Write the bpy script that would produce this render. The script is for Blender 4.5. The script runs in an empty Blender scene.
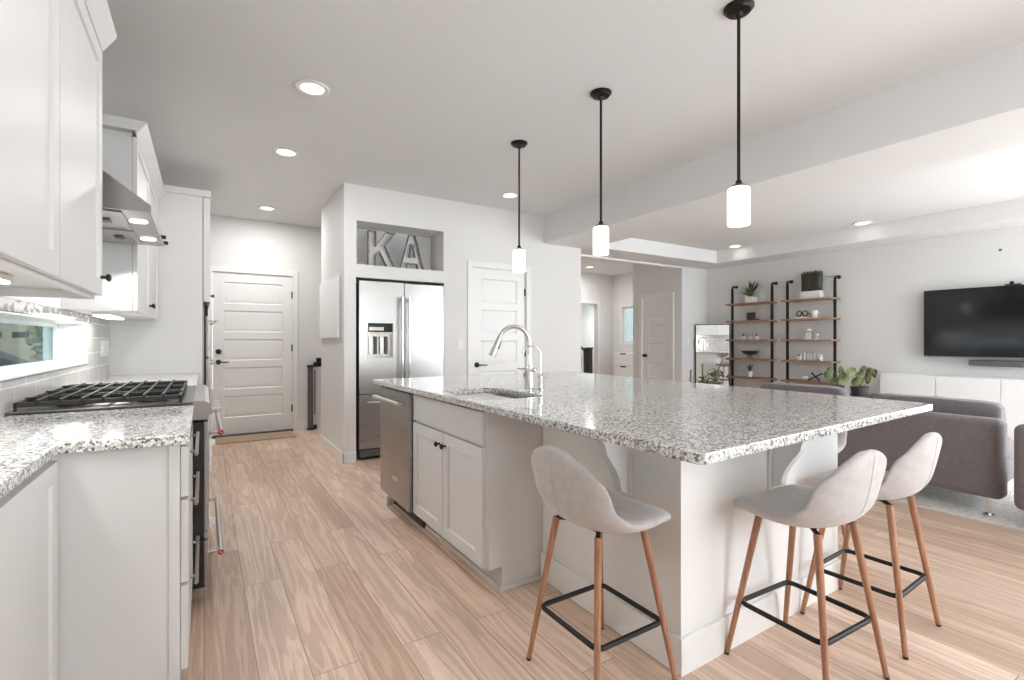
import bpy, bmesh, math, random
from mathutils import Matrix, Vector, noise
random.seed(7)
PI = math.pi
S = bpy.context.scene
C = S.collection

# ------------------------------------------------------------------ camera, world, exposure
cam = bpy.data.cameras.new('camera'); camo = bpy.data.objects.new('camera', cam); C.objects.link(camo)
cam.sensor_width = 36.0; cam.lens = 486.0 / 1024 * 36.0; cam.clip_start = 0.02; cam.clip_end = 200
camo.location = (0, 0, 1.204); camo.rotation_euler = (PI / 2, 0, -math.radians(32.364))
S.camera = camo
w = bpy.data.worlds.new('world'); S.world = w; w.use_nodes = True
bg = w.node_tree.nodes['Background']; bg.inputs[0].default_value = (0.90, 0.96, 1.0, 1); bg.inputs[1].default_value = 3.5
S.view_settings.view_transform = 'Standard'; S.view_settings.look = 'None'
S.view_settings.gamma = 1; S.view_settings.use_curve_mapping = False
S.view_settings.exposure = 1.45
try:
    S.cycles.use_denoising = True
    S.cycles.max_bounces = 10; S.cycles.diffuse_bounces = 6; S.cycles.transparent_max_bounces = 12
    S.cycles.sample_clamp_indirect = 6.0
    S.cycles.caustics_reflective = False; S.cycles.caustics_refractive = False
except Exception:
    pass
DOWN_W = 3.0; DOWN_DIM = 0.08       # each recessed downlight
PEND_W = 1.2

# ------------------------------------------------------------------ materials
M = {}
def mat(name, col, rough=0.5, metal=0.0, **kw):
    m = bpy.data.materials.new(name); m.use_nodes = True
    b = m.node_tree.nodes['Principled BSDF']
    b.inputs['Base Color'].default_value = (*col, 1); b.inputs['Roughness'].default_value = rough
    b.inputs['Metallic'].default_value = metal
    for k, v in kw.items():
        b.inputs[k.replace('_', ' ')].default_value = v
    M[name] = m
    return m
def N(m, t, **kw):
    n = m.node_tree.nodes.new(t)
    for k, v in kw.items(): setattr(n, k, v)
    return n
def L(m, a, b): m.node_tree.links.new(a, b)
def BS(m): return m.node_tree.nodes['Principled BSDF']
def coords(m, scale=(1, 1, 1), rot=(0, 0, 0)):
    t = N(m, 'ShaderNodeTexCoord'); mp = N(m, 'ShaderNodeMapping')
    mp.inputs['Scale'].default_value = scale; mp.inputs['Rotation'].default_value = rot
    L(m, t.outputs['Object'], mp.inputs['Vector']); return mp.outputs['Vector']
def noise_tex(m, vec, scale, detail=3, rough=0.5, dist=0.0):
    n = N(m, 'ShaderNodeTexNoise'); n.inputs['Scale'].default_value = scale; n.inputs['Detail'].default_value = detail
    n.inputs['Roughness'].default_value = rough; n.inputs['Distortion'].default_value = dist
    L(m, vec, n.inputs['Vector']); return n
def ramp(m, fac, stops, interp='LINEAR'):
    r = N(m, 'ShaderNodeValToRGB'); r.color_ramp.interpolation = interp
    e = r.color_ramp.elements
    while len(e) < len(stops): e.new(0.5)
    for i, (p, c) in enumerate(stops):
        e[i].position = p; e[i].color = (*c, 1) if len(c) == 3 else c
    L(m, fac, r.inputs['Fac']); return r.outputs['Color']
def mix(m, fac, a, b, mode='MIX'):
    n = N(m, 'ShaderNodeMix', data_type='RGBA', blend_type=mode)
    for s, v in ((n.inputs[0], fac), (n.inputs[6], a), (n.inputs[7], b)):
        if isinstance(v, (int, float)): s.default_value = v
        elif isinstance(v, tuple): s.default_value = (*v, 1)
        else: L(m, v, s)
    return n.outputs[2]
def bump(m, h, strength=0.2, dist=0.002):
    b = N(m, 'ShaderNodeBump'); b.inputs['Strength'].default_value = strength; b.inputs['Distance'].default_value = dist
    L(m, h, b.inputs['Height']); L(m, b.outputs['Normal'], BS(m).inputs['Normal'])

def paint(name, col, rough, bs=0.12, sc=120):
    m = mat(name, col, rough); v = coords(m); n = noise_tex(m, v, sc, 3)
    bump(m, n.outputs['Fac'], bs, 0.001); return m
paint('wall_paint', (0.76, 0.755, 0.745), 0.85, 0.25, 90)
paint('ceiling_paint', (0.78, 0.78, 0.78), 0.9, 0.3, 110)
paint('cabinet_paint', (0.665, 0.66, 0.65), 0.42, 0.03, 60)
paint('trim_paint', (0.82, 0.82, 0.81), 0.35, 0.03, 60)
paint('island_paint', (0.78, 0.775, 0.765), 0.7, 0.35, 70)
mat('gloss_white', (0.86, 0.86, 0.86), 0.08); mat('satin_white', (0.86, 0.86, 0.86), 0.4)
mat('plastic_white', (0.82, 0.82, 0.81), 0.35)
mat('black_metal', (0.018, 0.017, 0.016), 0.42, 0.5)
mat('bronze', (0.03, 0.024, 0.02), 0.4, 0.8)
mat('black_plastic', (0.015, 0.015, 0.017), 0.3)
mat('black_gloss', (0.006, 0.006, 0.007), 0.16); mat('tv_screen', (0.008, 0.008, 0.009), 0.08, IOR=1.5)
mat('cast_iron', (0.02, 0.018, 0.017), 0.5)
mat('chrome', (0.75, 0.74, 0.72), 0.14, 1.0)
mat('dark_grey', (0.10, 0.095, 0.095), 0.5)
mat('cooktop_steel', (0.16, 0.155, 0.15), 0.3, 1.0); mat('recess_shade', (0.03, 0.03, 0.03), 0.8)  # second one: near-black colour standing in for shade inside gaps and slots
mat('red_enamel', (0.45, 0.02, 0.04), 0.3)
mat('ceramic_white', (0.83, 0.82, 0.80), 0.25)
mat('dark_ceramic', (0.05, 0.048, 0.05), 0.45)
mat('soil', (0.04, 0.028, 0.02), 0.95)
mat('mirror_silver', (0.92, 0.92, 0.92), 0.01, 1.0)
mat('sofa_leg', (0.8, 0.8, 0.8), 0.08, 1.0)
mat('sink_steel', (0.55, 0.53, 0.51), 0.3, 1.0)
mat('dark_wood', (0.05, 0.035, 0.03), 0.45)
mat('car_paint', (0.02, 0.02, 0.022), 0.3)

m = mat('steel', (0.42, 0.41, 0.40), 0.3, 1.0)         # brushed
v = coords(m, (3, 3, 140)); n = noise_tex(m, v, 1.0, 2)
L(m, ramp(m, n.outputs['Fac'], [(0.3, (0.27,) * 3), (0.7, (0.33,) * 3)]), BS(m).inputs['Roughness'])
m = mat('galvanized', (0.30, 0.29, 0.28), 0.5, 0.8)
v = coords(m); n = noise_tex(m, v, 25, 3); L(m, ramp(m, n.outputs['Fac'], [(0.3, (0.18, 0.17, 0.165)), (0.7, (0.42, 0.40, 0.385))]), BS(m).inputs['Base Color'])

def glass(name, col=(1, 1, 1), rough=0.0):
    m = mat(name, col, rough); b = BS(m); b.inputs['Transmission Weight'].default_value = 1.0; b.inputs['IOR'].default_value = 1.45
    return m
glass('clear_glass')
m = bpy.data.materials.new('window_glass'); m.use_nodes = True; M['window_glass'] = m
nt = m.node_tree; nt.nodes.clear(); o = N(m, 'ShaderNodeOutputMaterial'); t = N(m, 'ShaderNodeBsdfTransparent'); g = N(m, 'ShaderNodeBsdfGlossy'); mx = N(m, 'ShaderNodeMixShader')
t.inputs[0].default_value = (0.40, 0.45, 0.46, 1); g.inputs['Roughness'].default_value = 0.02; mx.inputs[0].default_value = 0.08
L(m, t.outputs[0], mx.inputs[1]); L(m, g.outputs[0], mx.inputs[2]); L(m, mx.outputs[0], o.inputs[0])

def emit(name, col, s):
    m = mat(name, col, 0.5); b = BS(m); b.inputs['Emission Color'].default_value = (*col, 1); b.inputs['Emission Strength'].default_value = s
emit('lamp_diffuser', (1, 0.97, 0.92), 1.1)
emit('opal_glass', (1.0, 0.93, 0.83), 0.6)
emit('led_strip', (1, 0.97, 0.92), 5.0)

# oak plank floor, boards run along Y
m = mat('oak_planks', (0.6, 0.45, 0.35), 0.42)
v = coords(m, (1, 1, 1), (0, 0, PI / 2))
def bricktex(m, v, w_, h_, mortar, off=0.37):
    br = N(m, 'ShaderNodeTexBrick'); br.offset = off; br.inputs['Scale'].default_value = 1.0
    br.inputs['Brick Width'].default_value = w_; br.inputs['Row Height'].default_value = h_; br.inputs['Mortar Size'].default_value = mortar
    br.inputs['Mortar Smooth'].default_value = 0.1; br.inputs['Bias'].default_value = 0.0
    L(m, v, br.inputs['Vector']); return br
br = bricktex(m, v, 1.35, 0.165, 0.0016)
br.inputs['Color1'].default_value = (0, 0, 0, 1); br.inputs['Color2'].default_value = (1, 1, 1, 1); br.inputs['Mortar'].default_value = (0.5, 0.5, 0.5, 1)
base = ramp(m, br.outputs['Color'], [(0.0, (0.65, 0.475, 0.365)), (0.5, (0.735, 0.56, 0.445)), (1.0, (0.80, 0.635, 0.52))])
# grain: offset per board so that no figure crosses a joint
t = N(m, 'ShaderNodeTexCoord'); sep = N(m, 'ShaderNodeVectorMath', operation='MULTIPLY_ADD')
sc = N(m, 'ShaderNodeVectorMath', operation='MULTIPLY'); L(m, br.outputs['Color'], sc.inputs[0]); sc.inputs[1].default_value = (37, 61, 0)
L(m, t.outputs['Object'], sep.inputs[0]); sep.inputs[1].default_value = (11.0, 0.62, 1); L(m, sc.outputs[0], sep.inputs[2])
g1 = noise_tex(m, sep.outputs[0], 1.2, 3, 0.5, 0.7)
rings = N(m, 'ShaderNodeMath', operation='MULTIPLY'); L(m, g1.outputs['Fac'], rings.inputs[0]); rings.inputs[1].default_value = 34
sn = N(m, 'ShaderNodeMath', operation='SINE'); L(m, rings.outputs[0], sn.inputs[0])
gr = ramp(m, sn.outputs[0], [(0.0, (0.86, 0.83, 0.805)), (0.55, (1.03, 1.03, 1.03))])
fine = N(m, 'ShaderNodeVectorMath', operation='MULTIPLY'); L(m, t.outputs['Object'], fine.inputs[0]); fine.inputs[1].default_value = (260, 7, 1)
g2 = noise_tex(m, fine.outputs[0], 1.0, 3)
gf = ramp(m, g2.outputs['Fac'], [(0.3, (0.88, 0.86, 0.84)), (0.65, (1.06, 1.06, 1.06))])
g3 = noise_tex(m, coords(m, (5.0, 0.7, 1)), 1.0, 2)
gb = ramp(m, g3.outputs['Fac'], [(0.28, (0.84, 0.81, 0.785)), (0.62, (1.08, 1.08, 1.08))])
c = mix(m, 1.0, base, gr, 'MULTIPLY'); c = mix(m, 1.0, c, gf, 'MULTIPLY'); c = mix(m, 1.0, c, gb, 'MULTIPLY')
c = mix(m, br.outputs['Fac'], c, (0.30, 0.21, 0.16)); L(m, c, BS(m).inputs['Base Color'])

# granite
m = mat('granite', (0.7, 0.7, 0.7), 0.09)
v = coords(m); nz = noise_tex(m, v, 60, 2)
ad = N(m, 'ShaderNodeVectorMath', operation='MULTIPLY_ADD'); L(m, nz.outputs['Color'], ad.inputs[0]); ad.inputs[1].default_value = (0.005,) * 3; L(m, v, ad.inputs[2])
def vor(scale):
    vo = N(m, 'ShaderNodeTexVoronoi'); vo.inputs['Scale'].default_value = scale; L(m, ad.outputs[0], vo.inputs['Vector'])
    s = N(m, 'ShaderNodeSeparateColor'); L(m, vo.outputs['Color'], s.inputs[0]); return s.outputs[0]
c1 = ramp(m, vor(150), [(0, (0.012, 0.012, 0.012)), (0.11, (0.13, 0.135, 0.13)), (0.24, (0.40, 0.385, 0.37)), (0.48, (0.64, 0.63, 0.61)), (0.70, (0.86, 0.855, 0.84))], 'CONSTANT')
c2 = ramp(m, vor(300), [(0, (0.08, 0.08, 0.08)), (0.1, (0.36, 0.35, 0.34)), (0.35, (0.66, 0.65, 0.63)), (0.65, (0.9, 0.89, 0.87))], 'CONSTANT')
L(m, mix(m, 0.25, c1, c2), BS(m).inputs['Base Color'])

# wood-look coated metal legs, shelf wood
m = mat('copper_wood', (0.36, 0.17, 0.095), 0.34)
v = coords(m, (90, 90, 4)); n = noise_tex(m, v, 1, 3); L(m, ramp(m, n.outputs['Fac'], [(0.3, (0.30, 0.135, 0.075)), (0.7, (0.44, 0.225, 0.13))]), BS(m).inputs['Base Color'])
m = mat('shelf_wood', (0.35, 0.2, 0.12), 0.5)
v = coords(m, (40, 2, 40)); n = noise_tex(m, v, 1, 4, 0.6, 0.6); L(m, ramp(m, n.outputs['Fac'], [(0.3, (0.25, 0.125, 0.07)), (0.7, (0.42, 0.25, 0.155))]), BS(m).inputs['Base Color'])
# fabrics
def fabric(name, a, b, sc=420, bs=0.25):
    m = mat(name, a, 0.95, **{'Sheen_Weight': 0.25}); v = coords(m); n = noise_tex(m, v, sc, 2); n2 = noise_tex(m, v, 30, 3)
    f = mix(m, 0.5, n.outputs['Color'], n2.outputs['Color'])
    L(m, ramp(m, f, [(0.38, a), (0.62, b)]), BS(m).inputs['Base Color']); bump(m, n.outputs['Fac'], bs, 0.0015); return m
fabric('linen', (0.45, 0.425, 0.41), (0.56, 0.535, 0.52))
fabric('sofa_fabric', (0.145, 0.128, 0.133), (0.19, 0.168, 0.175), 500, 0.2)
fabric('rug_pile', (0.40, 0.37, 0.335), (0.72, 0.69, 0.645), 110, 0.8)
fabric('rug_border', (0.62, 0.58, 0.52), (0.70, 0.66, 0.60), 200, 0.3)
m = fabric('jute', (0.36, 0.25, 0.15), (0.52, 0.38, 0.25), 160, 0.5)
# leaves
def leafmat(name, a, b, sc=14):
    m = mat(name, a, 0.45); v = coords(m); n = noise_tex(m, v, sc, 3)
    L(m, ramp(m, n.outputs['Fac'], [(0.35, a), (0.65, b)]), BS(m).inputs['Base Color'])
leafmat('leaf_dark', (0.035, 0.055, 0.03), (0.10, 0.14, 0.06))
leafmat('leaf_green', (0.06, 0.10, 0.03), (0.20, 0.26, 0.10))
leafmat('leaf_variegated', (0.04, 0.07, 0.02), (0.30, 0.33, 0.16), 16)
leafmat('grass_blade', (0.018, 0.02, 0.008), (0.075, 0.072, 0.03), 40)
leafmat('tree_leaf', (0.05, 0.09, 0.035), (0.18, 0.25, 0.10), 3)
# subway tile and mosaic on the x = const wall: map (y, z) -> (x, y)
m = mat('subway_tile', (0.6, 0.59, 0.575), 0.12)
t = N(m, 'ShaderNodeTexCoord'); sp = N(m, 'ShaderNodeSeparateXYZ'); cb = N(m, 'ShaderNodeCombineXYZ'); L(m, t.outputs['Object'], sp.inputs[0]); L(m, sp.outputs[1], cb.inputs[0]); L(m, sp.outputs[2], cb.inputs[1])
br = bricktex(m, cb.outputs[0], 0.305, 0.1015, 0.0035, 0.5)
br.inputs['Color1'].default_value = (0.44, 0.43, 0.415, 1); br.inputs['Color2'].default_value = (0.56, 0.545, 0.53, 1); br.inputs['Mortar'].default_value = (0.86, 0.85, 0.84, 1)
n = noise_tex(m, cb.outputs[0], 9, 3, 0.6, 1.0)
L(m, mix(m, 0.22, br.outputs['Color'], ramp(m, n.outputs['Fac'], [(0.35, (0.44, 0.43, 0.415)), (0.65, (0.66, 0.65, 0.64))])), BS(m).inputs['Base Color'])
inv = N(m, 'ShaderNodeMath', operation='SUBTRACT'); inv.inputs[0].default_value = 1; L(m, br.outputs['Fac'], inv.inputs[1]); bump(m, inv.outputs[0], 0.5, 0.002)
m = mat('mosaic_tile', (0.5, 0.5, 0.5), 0.1)
vo = N(m, 'ShaderNodeTexVoronoi'); vo.inputs['Scale'].default_value = 34; L(m, coords(m, (1, 0.7, 1)), vo.inputs['Vector'])
s = N(m, 'ShaderNodeSeparateColor'); L(m, vo.outputs['Color'], s.inputs[0])
L(m, ramp(m, s.outputs[0], [(0, (0.30, 0.285, 0.27)), (0.4, (0.42, 0.40, 0.385)), (0.7, (0.62, 0.61, 0.59))], 'CONSTANT'), BS(m).inputs['Base Color'])
# exterior
m = mat('siding', (0.36, 0.37, 0.38), 0.8)
wv = N(m, 'ShaderNodeTexWave', bands_direction='Z'); wv.inputs['Scale'].default_value = 2.2; L(m, coords(m), wv.inputs['Vector'])
L(m, ramp(m, wv.outputs['Fac'], [(0.0, (0.26, 0.27, 0.28)), (0.2, (0.38, 0.39, 0.40))]), BS(m).inputs['Base Color'])
mat('garage_beige', (0.36, 0.30, 0.21), 0.7); mat('roof_shingle', (0.12, 0.12, 0.13), 0.9); mat('lawn', (0.10, 0.14, 0.05), 0.95); mat('asphalt', (0.22, 0.22, 0.22), 0.95)

# ------------------------------------------------------------------ mesh helper
class B:
    def __init__(self, xf=None):
        self.bm = bmesh.new(); self.xf = xf or Matrix()
    def _add(self, t):
        bmesh.ops.transform(t, matrix=self.xf, verts=t.verts)
        me = bpy.data.meshes.new('tmp'); t.to_mesh(me); t.free(); self.bm.from_mesh(me); bpy.data.meshes.remove(me); return self
    def box(self, x0, y0, z0, x1, y1, z1, bev=0.0, seg=2):
        t = bmesh.new(); bmesh.ops.create_cube(t, size=1)
        for v in t.verts:
            v.co = Vector(((x0 + x1) / 2 + v.co.x * (x1 - x0), (y0 + y1) / 2 + v.co.y * (y1 - y0), (z0 + z1) / 2 + v.co.z * (z1 - z0)))
        if bev: bmesh.ops.bevel(t, geom=list(t.edges), offset=bev, segments=seg, profile=0.5, affect='EDGES', clamp_overlap=True)
        return self._add(t)
    def poly(self, pts, faces):
        t = bmesh.new(); vs = [t.verts.new(p) for p in pts]
        for f in faces: t.faces.new([vs[i] for i in f])
        bmesh.ops.recalc_face_normals(t, faces=t.faces); return self._add(t)
    def prism(self, pts, axis, lo, hi, bev=0.0, holes=()):
        """2-D outline extruded along axis; the outline lies in the two other axes in order"""
        t = bmesh.new()
        def P(a, b, c): return {'x': (c, a, b), 'y': (a, c, b), 'z': (a, b, c)}[axis]
        es = []
        for loop in (pts, *holes):
            vs = [t.verts.new(P(a, b, lo)) for a, b in loop]
            es += [t.edges.new((vs[i], vs[(i + 1) % len(vs)])) for i in range(len(vs))]
        if holes: bmesh.ops.triangle_fill(t, use_beauty=True, edges=es)
        else: t.faces.new(t.verts[:])
        r = bmesh.ops.extrude_face_region(t, geom=t.faces[:])
        d = Vector(P(0, 0, hi - lo))
        bmesh.ops.translate(t, vec=d, verts=[g for g in r['geom'] if isinstance(g, bmesh.types.BMVert)])
        bmesh.ops.recalc_face_normals(t, faces=t.faces)
        if bev:
            ed = [e for e in t.edges if len(e.link_faces) == 2 and e.calc_face_angle(0) > 0.6]
            bmesh.ops.bevel(t, geom=ed, offset=bev, segments=2, profile=0.5, affect='EDGES', clamp_overlap=True)
        return self._add(t)
    def tube(self, pts, r, n=10, closed=False, flat=1.0):
        pts = [Vector(p) for p in pts]; k = len(pts)
        rs = r if isinstance(r, (list, tuple)) else [r] * k
        t = bmesh.new(); rings = []
        up = None
        for i, p in enumerate(pts):
            a = pts[(i - 1) % k] if (closed or i > 0) else p
            b = pts[(i + 1) % k] if (closed or i < k - 1) else p
            d = (b - a).normalized()
            if up is None: up = d.orthogonal().normalized() if abs(d.z) > 0.9 else Vector((0, 0, 1))
            s = d.cross(up).normalized(); up = s.cross(d).normalized()
            rings.append([t.verts.new(p + s * (math.cos(2 * PI * j / n) * rs[i]) + up * (math.sin(2 * PI * j / n) * rs[i] * flat)) for j in range(n)])
        for i in range(k if closed else k - 1):
            A, Bq = rings[i], rings[(i + 1) % k]
            for j in range(n): t.faces.new((A[j], A[(j + 1) % n], Bq[(j + 1) % n], Bq[j]))
        if not closed: t.faces.new(rings[0][::-1]); t.faces.new(rings[-1])
        bmesh.ops.recalc_face_normals(t, faces=t.faces); return self._add(t)
    def lathe(self, prof, at=(0, 0, 0), n=24, rot=None):
        t = bmesh.new(); rings = []
        for r, z in prof:
            if r < 1e-5: rings.append([t.verts.new((0, 0, z))])
            else: rings.append([t.verts.new((r * math.cos(2 * PI * j / n), r * math.sin(2 * PI * j / n), z)) for j in range(n)])
        for A, Q in zip(rings, rings[1:]):
            for j in range(n):
                a = [A[j % len(A)], A[(j + 1) % len(A)], Q[(j + 1) % len(Q)], Q[j % len(Q)]]
                a = list(dict.fromkeys(a))
                if len(a) > 2: t.faces.new(a)
        if len(rings[0]) > 1: t.faces.new(rings[0][::-1])
        if len(rings[-1]) > 1: t.faces.new(rings[-1])
        bmesh.ops.recalc_face_normals(t, faces=t.faces)
        mt = Matrix.Translation(at) @ (rot or Matrix()); bmesh.ops.transform(t, matrix=mt, verts=t.verts)
        return self._add(t)
    def panel(self, W, H, T, panels, rec=0.009, slope=0.012, x0=0.0, z0=0.0, raised=False):
        """slab, front at y=0 facing -y, with recessed rectangular panels"""
        xs = sorted({0.0, W, *[p[0] for p in panels], *[p[2] for p in panels]}); zs = sorted({0.0, H, *[p[1] for p in panels], *[p[3] for p in panels]})
        t = bmesh.new(); cache = {}
        def V(x, y, z):
            k = (round(x, 5), round(y, 5), round(z, 5))
            if k not in cache: cache[k] = t.verts.new((x + x0, y, z + z0))
            return cache[k]
        def Q(*a): t.faces.new([V(*p) for p in a])
        for i in range(len(xs) - 1):
            for j in range(len(zs) - 1):
                a, b, c, d = xs[i], xs[i + 1], zs[j], zs[j + 1]
                if any(p[0] <= a + 1e-6 and p[2] >= b - 1e-6 and p[1] <= c + 1e-6 and p[3] >= d - 1e-6 for p in panels): continue
                Q((a, 0, c), (b, 0, c), (b, 0, d), (a, 0, d))
        for (a, c, b, d) in panels:
            def ring(k0, y0, k1, y1):
                o = [(a + k0, y0, c + k0), (b - k0, y0, c + k0), (b - k0, y0, d - k0), (a + k0, y0, d - k0)]
                q = [(a + k1, y1, c + k1), (b - k1, y1, c + k1), (b - k1, y1, d - k1), (a + k1, y1, d - k1)]
                for k in range(4): Q(o[k], o[(k + 1) % 4], q[(k + 1) % 4], q[k])
                return q
            q = ring(0, 0, slope, rec)
            if raised: q = ring(slope, rec, slope + 0.012, rec); q = ring(slope + 0.012, rec, slope + 0.03, rec * 0.25)
            Q(*q)
        bk = [(0, T, 0), (W, T, 0), (W, T, H), (0, T, H)]
        Q(*bk[::-1])
        fr = [(0, 0, 0), (W, 0, 0), (W, 0, H), (0, 0, H)]
        for k in range(4): Q(fr[k], bk[k], bk[(k + 1) % 4], fr[(k + 1) % 4])
        bmesh.ops.recalc_face_normals(t, faces=t.faces); return self._add(t)
    def leaf(self, base, tip, width, curl=0.15, n=5, sag=0.0, up=(0, 0, 1), thick=0.0012):
        b, tp = Vector(base), Vector(tip); d = tp - b; s = d.cross(Vector(up))
        s = (s if s.length > 1e-6 else d.orthogonal()).normalized(); nrm = s.cross(d).normalized()
        t = bmesh.new(); top = []; bot = []
        for i in range(n + 1):
            u = i / n; wd = width * (math.sin(PI * min(1, u * 0.92 + 0.06)) ** 0.8) * (0.5 if i < n else 0.06)
            c = b + d * u - Vector((0, 0, 1)) * sag * u * u
            row = [c - s * wd + nrm * wd * curl, c, c + s * wd + nrm * wd * curl]
            top.append([t.verts.new(p + nrm * thick) for p in row]); bot.append([t.verts.new(p - nrm * thick) for p in row])
        for i in range(n):
            for j in range(2):
                t.faces.new((top[i][j], top[i][j + 1], top[i + 1][j + 1], top[i + 1][j])); t.faces.new((bot[i][j], bot[i + 1][j], bot[i + 1][j + 1], bot[i][j + 1]))
            t.faces.new((top[i][0], top[i + 1][0], bot[i + 1][0], bot[i][0])); t.faces.new((top[i][2], bot[i][2], bot[i + 1][2], top[i + 1][2]))
        t.faces.new((top[n][0], top[n][1], top[n][2], bot[n][2], bot[n][1], bot[n][0])); t.faces.new((top[0][0], bot[0][0], bot[0][1], bot[0][2], top[0][2], top[0][1]))
        return self._add(t)
    def sphere(self, at, r, sc=(1, 1, 1), seg=16, rot=None):
        t = bmesh.new(); bmesh.ops.create_uvsphere(t, u_segments=seg, v_segments=max(6, seg // 2), radius=r)
        bmesh.ops.transform(t, matrix=Matrix.Translation(at) @ (rot or Matrix()) @ Matrix.Diagonal((*sc, 1)), verts=t.verts); return self._add(t)

def wloc(o):
    v = Vector((0, 0, 0))
    while o: v += o.location; o = o.parent
    return v
def obj(name, b, m, parent=None, origin=None, ang=0.6):
    bm = b.bm
    org = wloc(parent) if parent else Vector(origin or (0, 0, 0))
    if org.length: bmesh.ops.translate(bm, vec=-org, verts=bm.verts)
    for f in bm.faces: f.smooth = True
    for e in bm.edges: e.smooth = len(e.link_faces) == 2 and e.calc_face_angle(0) < ang
    me = bpy.data.meshes.new(name); bm.to_mesh(me); bm.free()
    me.materials.append(M[m] if isinstance(m, str) else m)
    o = bpy.data.objects.new(name, me); C.objects.link(o)
    if parent: o.parent = parent
    else: o.location = org
    if ang < 1:
        wn = o.modifiers.new('weighted_normal', 'WEIGHTED_NORMAL'); wn.keep_sharp = True; wn.weight = 80
    return o
def tag(o, label, cat, group=None):
    o['label'] = label; o['category'] = cat
    if group: o['group'] = group
    return o
def thing(name, label, cat, loc=(0, 0, 0), group=None):
    o = bpy.data.objects.new(name, None); o.empty_display_size = 0.05; C.objects.link(o); o.location = loc
    return tag(o, label, cat, group)
def struct(name, b=None, m=None, loc=(0, 0, 0)):
    if b is None:
        o = bpy.data.objects.new(name, None); C.objects.link(o); o.location = loc
    else: o = obj(name, b, m)
    o['kind'] = 'structure'; return o
def dup(root, loc, rz=0.0, label=None):
    r = root.copy(); C.objects.link(r); r.location = loc; r.rotation_euler = (0, 0, rz)
    if label: r['label'] = label
    for ch in list(root.children):
        c_ = ch.copy(); C.objects.link(c_); c_.parent = r
        for g_ in list(ch.children):
            d_ = g_.copy(); C.objects.link(d_); d_.parent = c_
    return r
def T(x, y, z, rz=0): return Matrix.Translation((x, y, z)) @ Matrix.Rotation(rz, 4, 'Z')
FX, FNX, FY = PI / 2, -PI / 2, 0.0          # rotations so that a panel faces +X, -X, -Y
RX90 = Matrix.Rotation(PI / 2, 4, 'X'); RY90 = Matrix.Rotation(PI / 2, 4, 'Y')

# ------------------------------------------------------------------ the room
CEIL = 2.74; XL = -0.66; XB = 3.555; ZS = 2.40; XR = 7.22; YF = 4.88; YK = 7.02; YL = 5.20; XC = 6.57; YFO = 8.5; XFO = 8.25; XP = 4.16; XFW = 1.155; YN = -1.7
struct('floor', B().box(-0.9, YN, -0.12, 9.85, 10.6, 0.0), 'oak_planks')
struct('ceiling', B().box(-0.9, YN, CEIL, XB + 0.15, YK + 0.15, CEIL + 0.1), 'ceiling_paint')
# dropped soffit round the living-room tray
sf = B()
TX0, TX1, TY0, TY1, TZ = 4.225, 6.76, -1.2, 4.70, 2.59
sf.box(XB, YN, ZS, TX0, YL + 0.12, CEIL + 0.1); sf.box(TX0, TY1, ZS, XR + 0.15, YL + 0.12, CEIL + 0.1)
sf.box(TX1, YN, ZS, XR + 0.15, TY1, CEIL + 0.1); sf.box(TX0, YN, ZS, TX1, TY0, CEIL + 0.1)
sf.box(XP, YL, 2.372, XC + 0.05, YL + 0.12, ZS)
struct('ceiling_soffit', sf, 'ceiling_paint')
struct('ceiling_tray', B().box(TX0 - 0.02, TY0 - 0.02, TZ, TX1 + 0.02, TY1 + 0.02, TZ + 0.06), 'ceiling_paint')
struct('ceiling_foyer', B().box(XP - 0.15, YL + 0.12, CEIL, XFO + 0.2, YFO + 0.2, CEIL + 0.1), 'ceiling_paint')

# left wall with the slot window
WY0, WY1, WZ0, WZ1 = 2.25, 4.19, 1.050, 1.313
wl = B(); X0 = XL - 0.2
wl.box(X0, YN, 0, XL, WY0, CEIL); wl.box(X0, WY1, 0, XL, YK + 0.15, CEIL); wl.box(X0, WY0, 0, XL, WY1, WZ0); wl.box(X0, WY0, WZ1, XL, WY1, CEIL)
struct('wall_left', wl, 'wall_paint')
bs = B(); a, b_ = XL, XL + 0.010
bs.box(a, -0.5, 0.9145, b_, WY0, 1.372); bs.box(a, WY1, 0.9145, b_, 5.098, 1.372); bs.box(a, WY0, 0.9145, b_, WY1, WZ0); bs.box(a, WY0, WZ1 + 0.058, b_, WY1, 1.372)
struct('trim_1', bs, 'subway_tile')
struct('trim_2', B().box(a, WY0, WZ1 + 0.001, b_ + 0.002, WY1 + 0.12, WZ1 + 0.056), 'mosaic_tile')
win = struct('window_1', loc=(XL, 3.2, 1.18))
e = B(); r0 = XL - 0.13
t_ = 0.006
for q in ((WY0, WZ0 - 0.001, WY1, WZ0 + t_), (WY0, WZ1 - t_, WY1, WZ1 + 0.001), (WY1 - t_, WZ0, WY1 + 0.001, WZ1)): e.box(XL - 0.2, q[0], q[1], XL + 0.014, q[2], q[3])
obj('reveal', e, 'trim_paint', win)
e = B(); f_ = 0.022
e.box(r0 - 0.04, WY0, WZ0 + t_, r0, WY1 - t_, WZ0 + t_ + f_, 0.003); e.box(r0 - 0.04, WY0, WZ1 - t_ - f_, r0, WY1 - t_, WZ1 - t_, 0.003)
e.box(r0 - 0.04, WY1 - t_ - 0.024, WZ0 + t_, r0, WY1 - t_, WZ1 - t_, 0.003); e.box(r0 - 0.04, WY0, WZ0 + t_, r0, WY0 + 0.04, WZ1 - t_, 0.003)
obj('frame', e, 'trim_paint', win)
obj('pane', B().box(r0 - 0.022, WY0 + 0.03, WZ0 + 0.02, r0 - 0.018, WY1 - 0.02, WZ1 - 0.02), 'window_glass', win)
e = B(); q = 0.005
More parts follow.
